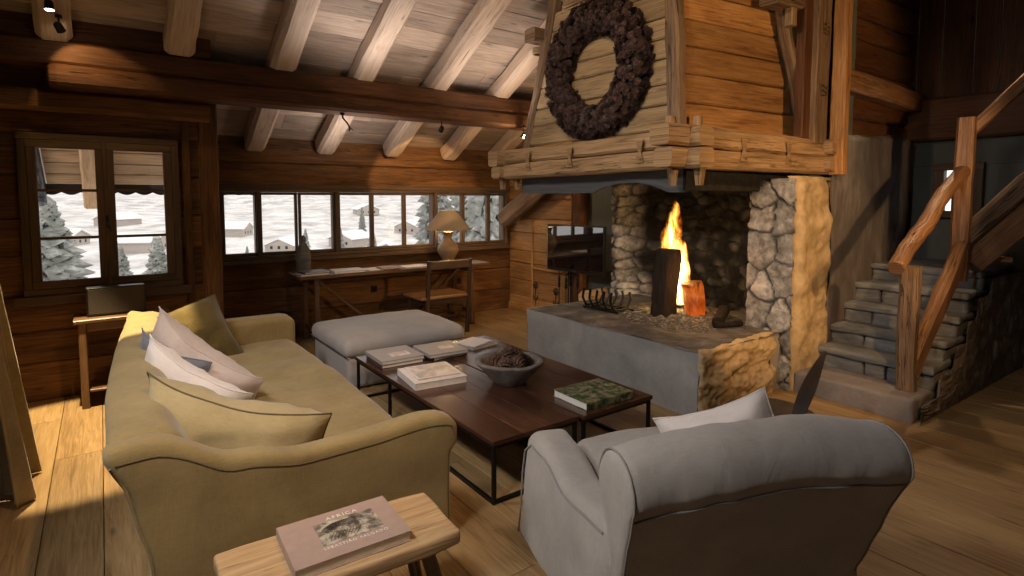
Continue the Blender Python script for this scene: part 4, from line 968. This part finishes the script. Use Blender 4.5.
book('book', 1.80, 4.03, TZ+.028, .34, .36, .028, R(-2), 'cover_grey', 'grey book on top of the dark one at the back left table corner', 'books on the coffee tables', 'paper', prt=('print_soft', -.06, .10, -.10, .02))
book('book', 2.18, 3.98, TZ, .31, .31, .028, R(2), 'cover_dark', 'dark book under the second grey book, beside the ottoman', 'books on the coffee tables')
book('book', 2.17, 3.97, TZ+.028, .33, .34, .026, R(-3), 'cover_grey', 'grey book on a dark one, nearest the middle of the ottoman', 'books on the coffee tables', 'paper', prt=('print_soft', -.02, .10, -.05, .04))
book('book', 1.82, 3.46, TZ, .37, .38, .045, R(-7), 'cover_white', 'thick white book under the white picture book on the near table', 'books on the coffee tables', 'paper')
book('book', 1.83, 3.47, TZ+.045, .31, .30, .012, R(-7), 'cover_white', 'thin white picture book lying on the thick white book', 'books on the coffee tables', 'paper', prt=('print_soft', -.14, .14, -.13, .13))
book('magazine', 2.56, 4.04, TZ, .29, .24, .022, R(10), 'cover_grey', 'grey magazine under the bright open one at the back of the tables', 'books on the coffee tables')
book('magazine', 2.54, 4.05, TZ+.022, .24, .22, .01, R(20), 'cover_white', 'bright white magazine at the back of the tables behind the bowl', 'books on the coffee tables', 'paper')
book('book', 2.47, 2.53, TZ, .39, .31, .045, R(-1), 'print_green', 'book with a dark green forest cover near the front table corner', 'books on the coffee tables', 'paper', spine='-y')
# stone bowl with pine cones
def cone_mesh(name, mat, n=64, l=.12, r=.046):
    mb = MB(); mb.lathe([(0, 0), (r*.35, l*.08), (r*.45, l*.35), (r*.3, l*.75), (0, l*.95)], n=7)
    for i in range(n):
        q = i/n; a = i*2.399; z = l*(.03+.93*q); rr = r*(math.sin(math.pi*(.14+.80*q))**.75)
        c, s = math.cos(a), math.sin(a); wd = .24*rr+.003; T = V((-s, c, 0)); o = V((c, s, 0)); b = len(mb.v)
        root = V((0, 0, z))+o*rr*.25
        mb.v += [root-T*wd*.6, root+T*wd*.6, V((0, 0, z+l*.05))+o*rr*1.12+T*wd, V((0, 0, z+l*.09))+o*(rr*1.2+.007), V((0, 0, z+l*.05))+o*rr*1.12-T*wd, V((0, 0, z-l*.03))+o*rr*.98]
        mb.face((b, b+1, b+2, b+3, b+4), [(0, 0)]*5); mb.face((b, b+4, b+5), [(0, 0)]*3); mb.face((b+1, b+5, b+2), [(0, 0)]*3); mb.face((b+5, b+4, b+3, b+2), [(0, 0)]*4)
    o = mb.build(name, mat); return o
BX, BY = 2.22, 3.08
t = thing('stone_bowl', 'round carved stone bowl full of pine cones on the low table', 'bowl', (BX, BY, TZ))
mb = MB(); mb.lathe([(.0, 0), (.105, 0), (.115, .01), (.15, .05), (.205, .115), (.235, .145), (.237, .155), (.205, .158), (.19, .145), (.16, .10), (.11, .06), (0, .05)], (BX, BY, TZ), 48, jit=.008); mb.build('bowl_body', 'bowl', t)
mb = MB(); mb.tube([(BX+.23, BY-.05, TZ+.145), (BX+.255, BY-.02, TZ+.135), (BX+.255, BY+.03, TZ+.135), (BX+.23, BY+.06, TZ+.145)], .014, 8); mb.build('handle', 'bowl', t)
pc = cone_mesh('pine_cone', 'cone'); first = True
spots_ = [(-.09, -.06, .13, 70, 10, 'front left of the heap'), (.0, -.09, .14, 80, 70, 'front of the heap'), (.09, -.05, .13, 65, 140, 'front right of the heap'), (-.08, .05, .14, 60, 200, 'left rear of the heap'), (.02, .06, .14, 75, 300, 'rear of the heap'),
          (.10, .06, .13, 70, 250, 'right rear of the heap'), (-.03, -.01, .175, 50, 30, 'crowning the heap on the left'), (.05, .0, .17, 85, 110, 'crowning the heap on the right'), (-.13, .0, .125, 85, 90, 'at the far left rim')]
for dx, dy, z, tilt, az, w_ in spots_:
    c = pc if first else pc.copy()
    if not first: COL.objects.link(c)
    first = False; d = V((math.cos(R(az))*math.sin(R(tilt)), math.sin(R(az))*math.sin(R(tilt)), math.cos(R(tilt))))
    c.rotation_euler = d.to_track_quat('Z', 'Y').to_euler(); c.location = V((BX+dx, BY+dy, TZ+z+.005))-d*.055; tag(c, 'brown pine cone in the stone bowl, '+w_, 'pine cone', 'pine cones in the bowl')
# wreath of cones on the hood
WC = V((3.52, 3.60, 2.70)); tl = R(1.5)
t = thing('cone_wreath', 'big oval wreath of dark pine cones hanging on the hood', 'wreath', tuple(WC))
RY, RZ_ = .455, .45
mb = MB(); mb.tube([WC+V((-.01, RY*math.cos(a), RZ_*math.sin(a))) for a in [2*math.pi*i/48 for i in range(48)]], .10, 12, True); mb.build('wreath_ring', 'soot', t)
wc = cone_mesh('cone', 'wreathcone', 26, .075, .036); first = True; many = MB(); rw = random.Random(4); cnt = 0; base = wc.data
for i in range(1500):
    a = rw.random()*2*math.pi; q = rw.uniform(-1.8, 1.8); rr = .125; o = V((-math.cos(q), 0, 0))+V((0, math.cos(a), math.sin(a)))*math.sin(q)
    p = WC+V((-.01, RY*math.cos(a), RZ_*math.sin(a)))+o*rr*rw.uniform(.8, 1.0); d = (o+V((rw.uniform(-.6, .6), rw.uniform(-.6, .6), rw.uniform(-.6, .6)))).normalized()
    sc = rw.uniform(.38, .78); rot = d.to_track_quat('Z', 'Y')
    if i < 100:
        c = wc if first else wc.copy()
        if not first: COL.objects.link(c)
        first = False; c.parent = t; c.location = p-WC; c.rotation_euler = rot.to_euler(); c.scale = (sc,)*3
    else:
        mt = Matrix.LocRotScale(p, rot, V((sc,)*3)); b = len(many.v); many.v += [mt @ v.co for v in base.vertices]
        for f in base.polygons: many.face([b+k for k in f.vertices], [(0, 0)]*len(f.vertices))
o = many.build('cone_mass', 'wreathcone', t); o['kind'] = 'stuff'
# ------------------------------------------------------------------ alcove furniture
t = thing('desk', 'long narrow dark wooden desk under the strip window', 'desk', (2.8, 6.32, 0))
mb = MB()
for y0, y1 in ((5.99, 6.18), (6.183, 6.38), (6.383, 6.58)): mb.beam((1.64, (y0+y1)/2, .762), (4.0, (y0+y1)/2, .762), y1-y0, .036, ch=.006, jit=.003)
mb.build('desktop', 'desk', t)
for x in (1.84, 3.78):
    for y, q in ((6.10, -.03), (6.50, .03)): mb = MB(); mb.beam((x, y+q, 0), (x, y, .744), .055, .05, up=(0, 1, 0), ch=.008, jit=.003); mb.build('leg', 'desk', t)
    mb = MB(); mb.beam((x, 6.08, .70), (x, 6.53, .70), .06, .06, ch=.006); mb.build('trestle_rail', 'desk', t); mb = MB(); mb.beam((x, 6.09, .16), (x, 6.52, .16), .04, .05, ch=.006); mb.build('trestle_rail', 'desk', t)
mb = MB(); mb.beam((1.84, 6.30, .18), (3.78, 6.30, .18), .04, .06, ch=.006); mb.build('stretcher', 'desk', t)
for a, b in (((1.90, 6.30, .70), (2.45, 6.30, .21)), ((3.72, 6.30, .70), (3.15, 6.30, .21))): mb = MB(); mb.beam(a, b, .035, .035, ch=.005); mb.build('diagonal_brace', 'desk', t)
DZ = .78
# lamp
lx, ly = 3.60, 6.36
t = thing('desk_lamp', 'desk lamp with a turned urn shaped base and wide linen shade', 'lamp', (lx, ly, DZ))
mb = MB(); mb.lathe([(.0, 0), (.075, 0), (.08, .02), (.07, .035), (.10, .07), (.135, .13), (.14, .17), (.12, .22), (.075, .265), (.05, .30), (.048, .33), (.065, .37), (.075, .385), (.06, .39), (0, .39)], (lx, ly, DZ), 32); mb.build('lamp_base', 'lampbase', t)
mb = MB(); mb.tube([(lx, ly, DZ+.39), (lx, ly, DZ+.62)], .008); mb.tube([(lx-.09, ly, DZ+.645), (lx+.09, ly, DZ+.645)], .003, 5); mb.tube([(lx, ly, DZ+.60), (lx, ly, DZ+.66)], .006); mb.build('stem', 'iron', t)
mb = MB(); mb.lathe([(.30, .415), (.10, .66)], (lx, ly, DZ), 40); mb.f = mb.f[:-2]; mb.uv = mb.uv[:-2]; mb.sm = mb.sm[:-2]
b = len(mb.v); n = 40
for r_, z_ in ((.297, .415), (.097, .66)):
    for i in range(n): a = 2*math.pi*i/n; mb.v.append(V((lx+r_*math.cos(a), ly+r_*math.sin(a), DZ+z_)))
for i in range(n): mb.face((b+i, b+n+i, b+n+(i+1) % n, b+(i+1) % n), [(0, 0)]*4, True)
mb.build('lamp_shade', 'shade', t)
mb = MB(); mb.lathe([(0, .47), (.02, .475), (.032, .51), (.028, .545), (.012, .57), (0, .575)], (lx, ly, DZ), 16); mb.build('bulb', 'bulb', t)
point('desk_lamp_light', (lx, ly, DZ+.44), 9, (1, .62, .28), .03)
# sculpture
t = thing('stone_figure', 'dark grey draped stone figure on the left end of the desk', 'sculpture', (1.80, 6.42, DZ))
mb = MB(); mb.lathe([(0, 0), (.075, 0), (.078, .02), (.082, .10), (.078, .2), (.06, .27), (.035, .31), (.026, .325), (.03, .345), (.034, .365), (.025, .39), (.012, .405), (0, .41)], (1.80, 6.42, DZ), 24, jit=.006, sy=.8); mb.build('figure_body', 'step', t)
# papers and books on the desk
book('book', 1.80, 6.12, DZ, .30, .20, .022, R(4), 'cover_grey', 'grey book at the left end of the desk, the lowest', 'books on the desk')
book('book', 1.82, 6.13, DZ+.022, .28, .20, .020, R(9), 'cover_dark', 'dark book on the grey one at the left end of the desk', 'books on the desk', 'paper')
book('book', 2.20, 6.16, DZ, .34, .24, .026, R(-3), 'cover_white', 'pale book on the desk, second from the stone figure', 'books on the desk', 'paper')
book('magazine', 2.56, 6.17, DZ, .30, .24, .010, R(6), 'paper', 'thin white magazine on the middle of the desk', 'books on the desk', 'paper')
book('book', 2.68, 6.12, DZ+.010, .24, .19, .018, R(-5), 'seatwood', 'small brown book lying on the thin magazine', 'books on the desk', 'paper')
book('magazine', 3.02, 6.16, DZ, .32, .23, .010, R(3), 'paper', 'white papers on the desk left of the lamp', 'books on the desk', 'paper')
# chair
t = thing('desk_chair', 'plain dark wooden chair with its back towards the room, at the desk', 'chair', (3.22, 5.9, 0))
for x in (2.96, 3.50): mb = MB(); mb.beam((x, 5.74, 0), (x, 5.66, .89), .045, .05, up=(0, 1, 0), ch=.008, taper=.85, n=4, jit=.002); mb.build('leg', 'chairwood', t)
for x in (2.95, 3.48): mb = MB(); mb.beam((x, 6.12, 0), (x, 6.12, .44), .042, .042, up=(0, 1, 0), ch=.006); mb.build('leg', 'chairwood', t)
mb = MB(); mb.beam((2.945, 5.665, .835), (3.515, 5.665, .835), .035, .10, ch=.01); mb.build('top_rail', 'chairwood', t)
mb = MB(); mb.soft(2.87, 3.52, 5.69, 6.17, .44, .475, .012, None, .08); mb.build('seat', 'seatwood', t)
mb = MB(); mb.box(2.98, 3.48, 5.71, 5.735, .37, .44); mb.box(2.98, 3.46, 6.11, 6.135, .37, .44); mb.box(2.94, 2.965, 5.75, 6.10, .37, .44, 'y'); mb.box(3.47, 3.495, 5.75, 6.10, .37, .44, 'y'); mb.build('apron', 'chairwood', t)
for p in (((2.96, 5.74, .18), (2.95, 6.12, .18)), ((3.50, 5.74, .18), (3.48, 6.12, .18)), ((2.96, 5.93, .18), (3.49, 5.93, .18))): mb = MB(); mb.beam(*p, .022, .03, ch=.004); mb.build('stretcher', 'chairwood', t)
# outlets and bin
for x, lb in ((2.71, 'small black wall socket under the middle of the desk'), (3.92, 'small black wall socket behind the wooden chair')):
    t = thing('wall_socket', lb, 'socket', (x, 6.655, .47), 0, 'wall sockets behind the desk'); mb = MB(); mb.box(x-.04, x+.04, 6.642, 6.658, .43, .51, ch=.004); mb.build('plate', 'blackplastic', t)
    mb = MB(); mb.lathe([(.02, 0), (.022, .004), (.018, .004), (.017, .001), (0, .001)], (0, 0, 0), 16); mb.v = [V((x+p.x, 6.642-p.z, .47+p.y)) for p in mb.v]; mb.build('socket_ring', 'iron', t)
t = thing('waste_bin', 'round black waste bin on the floor at the left end of the desk', 'bin', (1.42, 6.2, 0))
mb = MB(); mb.lathe([(0, 0), (.11, 0), (.115, .01), (.14, .36), (.147, .365), (.147, .38), (.135, .38), (.132, .36), (.108, .02), (0, .018)], (1.45, 6.24, 0), 28); mb.build('bin_body', 'blackplastic', t)
# wall table with black speaker
t = thing('wall_table', 'narrow dark wooden table against the wall under the casement window', 'table', (.10, 5.42, 0))
mb = MB(); mb.box(-.20, .42, 5.28, 5.60, .655, .685, ch=.006, jit=.002); mb.build('tabletop', 'desk', t)
for x in (-.15, .37):
    for y in (5.32, 5.56): mb = MB(); mb.box(x-.025, x+.025, y-.025, y+.025, 0, .655, 'z', ch=.006); mb.build('leg', 'desk', t)
mb = MB(); mb.box(-.12, .34, 5.31, 5.33, .59, .655); mb.box(-.12, .34, 5.55, 5.57, .59, .655); mb.build('apron', 'desk', t)
mb = MB(); mb.box(-.12, .34, 5.31, 5.57, .12, .14, ch=.004); mb.build('lower_shelf', 'desk', t)
t = thing('speaker', 'flat black speaker box standing on the wall table', 'speaker', (.07, 5.44, .685))
mb = MB(); mb.soft(-.12, .265, 5.38, 5.50, .69, .91, .012, None, .08); mb.build('housing', 'blackplastic', t)
mb = MB(); mb.box(-.105, .25, 5.374, 5.381, .705, .895, ch=.003); mb.build('grille', 'pipe_d', t)
for x in (-.09, .235): mb = MB(); mb.lathe([(.012, 0), (.012, .006)], (x, 5.44, .685), 10); mb.build('foot', 'iron', t)
# curtain
t = thing('curtain', 'heavy brown curtain hanging to the floor at the left edge', 'curtain', (-.6, 3.9, 0))
def cur(u, v):
    z = 2.35*(1-v); w = .05*math.sin(u*26)*(.5+.5*v)+.02*math.sin(u*61+v*3); fl = max(0, (v-.1)/.9)**.9
    return (-.64+.23*fl*(.8+.2*math.sin(u*9+1))+w, 3.75+.62*u+.05*fl*math.sin(u*13), z+.012+.03*fl*math.sin(u*15+2)*(v > .97)*0)
mb = MB(); mb.grid(cur, 130, 50); o = mb.build('curtain_cloth', 'curtain_f', t); so = o.modifiers.new('thickness', 'SOLIDIFY'); so.thickness = .006
mb = MB(); mb.tube([cur(i/130, .985) for i in range(131)], .006, 6); mb.build('hem', 'curtain_f', t)
mb = MB(); mb.tube([(-.66, 1.0, 2.37), (-.66, 4.3, 2.37)], .015); mb.build('curtain_rod', 'iron', t)
# rustic bench with the big book
t = thing('wooden_bench', 'rustic thick topped wooden bench in the foreground, beside the sofa arm', 'bench', (.62, 1.86, 0), R(-3))
def bt(p):
    k = max(0, abs(p.x)-.28)/.12; return V((p.x+.012*mn.noise(V((p.y*6, 0, 3))), p.y*(1-.06*k)+.012*mn.noise(V((p.x*5, 0, 1))), p.z+.004*mn.noise(p*8)))
mb = MB(); mb.soft(-.375, .385, -.17, .17, .365, .42, .014, bt, .03)
mb.uv = [[(mb.v[i].x+3, mb.v[i].y+mb.v[i].z) for i in f] for f in mb.f]; mb.build('seat', 'stool', t, True, local=True)
for sx in (-1, 1):
    for sy in (-1, 1): mb = MB(); mb.beam((sx*.27, sy*.09, .375), (sx*.36, sy*.16, 0), .05, .045, up=(0, 1, 0), ch=.012, jit=.004, n=6, taper=.85); mb.build('leg', 'post', t, local=True)
BK = book('book', .635, 1.865, .42, .385, .275, .038, R(-2), 'cover_mauve', 'large mauve photo book lying on the rustic bench', 'book on the bench', 'paper_w', spine='-x')
def text_mesh(body, size, loc, mat, parent, name='title', xs=1.0):
    cu = bpy.data.curves.new(name, 'FONT'); cu.body = body; cu.size = size; cu.align_x = 'CENTER'; cu.extrude = .0004; cu.space_character = 1.25
    o = bpy.data.objects.new(name, cu); COL.objects.link(o); dg = bpy.context.evaluated_depsgraph_get(); me = bpy.data.meshes.new_from_object(o.evaluated_get(dg)); bpy.data.objects.remove(o)
    o = bpy.data.objects.new(name, me); COL.objects.link(o); me.materials.clear(); me.materials.append(M[mat]); o.parent = parent; o.location = loc; o.scale = (xs, 1, 1); return o
mb = MB(); mb.box(-.085, .125, -.062, .075, .038, .0392, ch=.0003); mb.build('cover_print', 'print_grey', BK, local=True)
mb = MB()
for k in range(9):
    r_ = 1-k*.085; mb.tube([(.015-.012*k*.3+.088*r_*math.cos(a), .012+.046*r_*math.sin(a), .0394) for a in [math.pi*(.02+.96*i/24) for i in range(25)]], .0011, 4)
    mb.tube([(-.055+.011*k, -.045+.003*math.sin(k*2), .0394), (-.045+.012*k, -.02, .0394), (-.03+.011*k, .0+.004*math.cos(k), .0394)], .0012, 4)
mb.build('print_lines', 'cover_black', BK, local=True)
text_mesh('AFRICA', .028, (.02, .085, .0384), 'paper', BK); text_mesh('SEBASTIÃO SALGADO', .0185, (.02, -.085, .0384), 'paper', BK)
# carved low chair by the hearth
t = thing('carved_chair', 'dark carved low chair with a round seat and a narrow leaning back plank', 'chair', (3.30, 1.83, 0))
mb = MB(); mb.lathe([(0, .24), (.22, .245), (.26, .262), (.265, .28), (.25, .285), (.0, .272)], (3.30, 1.83, 0), 32, jit=.006); mb.build('seat', 'darkwood', t)
for q in (.6, 2.6, 4.7): mb = MB(); mb.beam((3.30+.14*math.cos(q), 1.83+.14*math.sin(q), .245), (3.30+.2*math.cos(q), 1.83+.2*math.sin(q), 0), .06, .06, up=(0, 1, 0), rnd=8, taper=.7); mb.build('leg', 'darkwood', t)
mb = MB(); A_ = V((3.24, 1.66, .22)); B_ = V((3.70, 1.70, .62)); b = len(mb.v); d_ = (B_-A_).normalized(); sd = V((.45, -.89, 0)).normalized(); nn = d_.cross(sd)
for i in range(21):
    q = i/20; w_ = (.012+.030*math.sin(math.pi*min(1, .12+.88*q))**1.3) if q < .97 else .01; c_ = A_.lerp(B_, q)+nn*(-.05*math.sin(math.pi*q))
    for a_, e_ in ((-1, -1), (1, -1), (1, 1), (-1, 1)): mb.v.append(c_+sd*w_*a_+nn*.011*e_)
for i in range(20):
    for k in range(4): a_ = b+i*4+k; c_ = b+i*4+(k+1) % 4; mb.face((a_, c_, c_+4, a_+4), [(i*.04, k*.03), (i*.04, k*.03+.03), (i*.04+.04, k*.03+.03), (i*.04+.04, k*.03)], False)
mb.face((b+3, b+2, b+1, b), [(0, 0)]*4); mb.face((b+80, b+81, b+82, b+83), [(0, 0)]*4); mb.build('back_plank', 'darkwood', t)

# ------------------------------------------------------------------ outside: eave, snow, village, trees
t = thing('roof_eave', 'timber roof eave with scalloped edge board seen through the casement window', 'eave', (.1, 7.2, 2.0))
mb = MB(); y = 6.86
while y < 7.66: mb.beam((-.44, y+.1, CZ(y+.1)+.02), (1.6, y+.1, CZ(y+.1)+.02), .215, .035, up=(0, .52, 1), ch=.008, jit=.003); y += .2
y = 5.92
while y < 6.8: mb.beam((-.44, y+.1, CZ(y+.1)-.03), (.70, y+.1, CZ(y+.1)-.03), .215, .03, up=(0, .52, 1), ch=.008, jit=.003); y += .2
mb.build('soffit_boards', 'eave', t)
for x in (-.05, .72): mb = MB(); mb.beam((x, 5.92, CZ(5.92)-.15), (x, 7.72, CZ(7.72)-.15), .19, .17, up=(0, .52, 1), ch=.02, jit=.005, n=12); mb.build('outer_rafter', 'eave', t)
mb = MB(); zz = CZ(7.72)
def scal(u, v): X = lerp(-.46, 1.6, u); return (X, 7.74, lerp(zz-.045-.03*abs(math.sin(X*19)), zz+.06, v))
mb.grid(scal, 200, 2); mb.grid(lambda u, v: (scal(u, v)[0], 7.765, scal(u, v)[2]), 200, 2, flip=True); mb.grid(lambda u, v: (scal(u, 0)[0], lerp(7.74, 7.765, v), scal(u, 0)[2]), 200, 1); mb.build('scalloped_board', 'darkwood', t)
mb = MB(); mb.beam((-.47, 5.95, CZ(5.95)-.06), (-.47, 7.78, CZ(7.78)-.06), .035, .16, up=(0, .52, 1)); mb.tube([(-.50, 5.9, CZ(5.9)-.14), (-.50, 7.78, CZ(7.78)-.14)], .03)
for k in range(7): mb.tube([(-.50, 6.2+.24*k, CZ(6.2+.24*k)-.10), (-.50, 6.2+.24*k, CZ(6.2+.24*k)-.19)], .038)
mb.build('gutter', 'copper', t)
mb = MB(); mb.beam((.57, 6.87, CZ(6.87)+.11), (.57, 7.8, CZ(7.8)+.11), 2.1, .10); mb.build('roof_snow', 'snow', t)

def gz(X, Y):
    d = math.hypot(X, Y); q = max(0, min(1, (d-35)/110)); z = -8-15*q*q*(3-2*q)+1.2*mn.noise(V((X*.02, Y*.02, 0)))
    if d > 190: z += (d-190)*.042+(d-190)*.03*(.3+mn.noise(V((X*.006, Y*.006, 3))))
    return z
mb = MB()
def ter(u, v):
    a = R(lerp(-25, 62, u)); d = 9+900*v**2.3; X, Y = d*math.sin(a), d*math.cos(a); return (X, Y, gz(X, Y))
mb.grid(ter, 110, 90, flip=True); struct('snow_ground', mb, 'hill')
def house(X, Y, w, d, h, rz, lb, first=None):
    g = gz(X, Y)
    t = thing('house', lb, 'house', (X, Y, g-.5), rz, 'snowy village houses')
    mb = MB(); mb.box(-w/2, w/2, -d/2, d/2, 0, h, 'x', ch=.01)
    b = len(mb.v); rh = w*.22
    mb.v += [V((-w/2, -d/2, h)), V((w/2, -d/2, h)), V((0, -d/2, h+rh)), V((-w/2, d/2, h)), V((w/2, d/2, h)), V((0, d/2, h+rh))]
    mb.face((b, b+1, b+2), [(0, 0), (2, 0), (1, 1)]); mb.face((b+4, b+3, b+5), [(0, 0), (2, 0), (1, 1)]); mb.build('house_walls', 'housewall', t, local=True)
    mb = MB(); th = .55
    for s in (-1, 1): mb.beam((s*(w/2+1.0)/2, -d/2-1, h+rh/2-.22*.5+th/2), (s*(w/2+1.0)/2, d/2+1, h+rh/2-.22*.5+th/2), (w/2+1)*1.1, th, up=(s*.44, 0, 1), ch=.1)
    mb.build('snowy_roof', 'snow', t, local=True)
    mb = MB()
    for k in (-1, 0, 1):
        for zz in ([1.2] if h < 5 else [1.2, 3.6]): mb.box(k*w*.27-.5, k*w*.27+.5, -d/2-.04, -d/2+.02, zz+.3, zz+1.5, ch=.01)
    mb.build('house_windows', 'darkwood', t, local=True)
where = ['seen through the casement window at the lower centre', 'seen through the casement window, left pane', 'seen through the casement window, right pane', 'seen through the leftmost pane of the strip window', 'low in the leftmost pane of the strip window', 'in the second pane of the strip window', 'in the third pane of the strip window, behind the stone figure', 'in the fourth pane of the strip window', 'in the fifth pane of the strip window', 'in the sixth pane of the strip window', 'far up the slope in the fourth pane', 'far up the slope in the casement window']
def at(px, dd):
    a = R(35.985)+math.atan((px-512)/566.0); return dd*math.sin(a), dd*math.cos(a)
for i, (px, dd, w, h) in enumerate([(98, 165, 12, 3), (60, 290, 12, 4), (140, 260, 12, 4), (240, 185, 11, 3), (232, 300, 12, 4), (284, 250, 11, 3), (322, 215, 11, 3), (350, 260, 12, 4), (386, 230, 11, 3), (412, 310, 13, 4), (366, 400, 14, 4), (118, 380, 14, 4)]):
    X, Y = at(px, dd); house(X, Y, w, w*1.2, h, random.uniform(-1.2, 1.2), 'snow covered chalet '+where[i])
def fir(X, Y, h, r, lb, proto=None):
    g = gz(X, Y)
    if proto is None:
        t = thing('fir_tree', lb, 'tree', (X, Y, g), 0, 'snow dusted fir trees'); mb = MB(); mb.lathe([(.22, 0), (.05, 9)], n=8); mb.build('trunk', 'bark', t, local=True)
        mb = MB(); rf = random.Random(2); nb = 0
        while nb < 420:
            z = 1+8.8*(nb/420)**.8; q = (z-1)/9; R_ = 2.2*(1-q)**.9+.12; a = rf.random()*6.28; l = R_*rf.uniform(.7, 1.1); c, s_ = math.cos(a), math.sin(a); wd = .34*(1-q*.6)+.05; b = len(mb.v)
            T = V((-s_, c, 0)); P0 = V((0, 0, z+.15)); P1 = V((c*l*.55, s_*l*.55, z-.05*l)); P2 = V((c*l, s_*l, z-.28*l))
            mb.v += [P0, P1-T*wd+V((0, 0, -.12)), P1+T*wd+V((0, 0, -.12)), P1+V((0, 0, .1)), P2, P1-T*wd*.6+V((0, 0, -.4)), P1+T*wd*.6+V((0, 0, -.4))]
            for f in ((0, 1, 3), (0, 3, 2), (3, 1, 4), (3, 4, 2), (1, 5, 4), (2, 4, 6), (0, 5, 1), (0, 2, 6)): mb.face([b+k for k in f], [(0, 0)]*3)
            nb += 1
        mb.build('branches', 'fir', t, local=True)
    else: t = copy_tree(proto); t['label'] = lb
    t.location = (X, Y, g); t.scale = (r, r, h); t.rotation_euler = (0, 0, random.random()*6); return t
pr = None
for i, (px, dd, h, r, w_) in enumerate([(46, 30, 1.0, 1.6, 'filling the left of the casement window'), (118, 40, .72, .9, 'in the right leaf of the casement window, left one'), (156, 37, .78, 1.0, 'in the right leaf of the casement window, right one'), (66, 90, .9, .8, 'behind the large one in the left leaf'), (108, 110, 1.0, .9, 'between the two leaves of the casement window'), (246, 150, 1.3, 1.1, 'on the slope in the leftmost strip pane'), (305, 170, 1.6, 1.4, 'left in the third strip pane'), (340, 180, 1.6, 1.5, 'left in the fourth strip pane'), (362, 290, 1.5, 1.3, 'right in the fourth strip pane'), (372, 210, 1.5, 1.3, 'left in the fifth strip pane'), (436, 60, 1.9, 1.6, 'behind the lamp shade'), (470, 36, 1.6, 1.2, 'in the eighth strip pane'), (492, 26, 1.5, 1.1, 'close outside the last strip pane'), (506, 40, 1.6, 1.1, 'at the right side of the last strip pane')]):
    X, Y = at(px, dd); o = fir(X, Y, h, r, 'snow dusted fir tree '+w_, pr); pr = pr or o
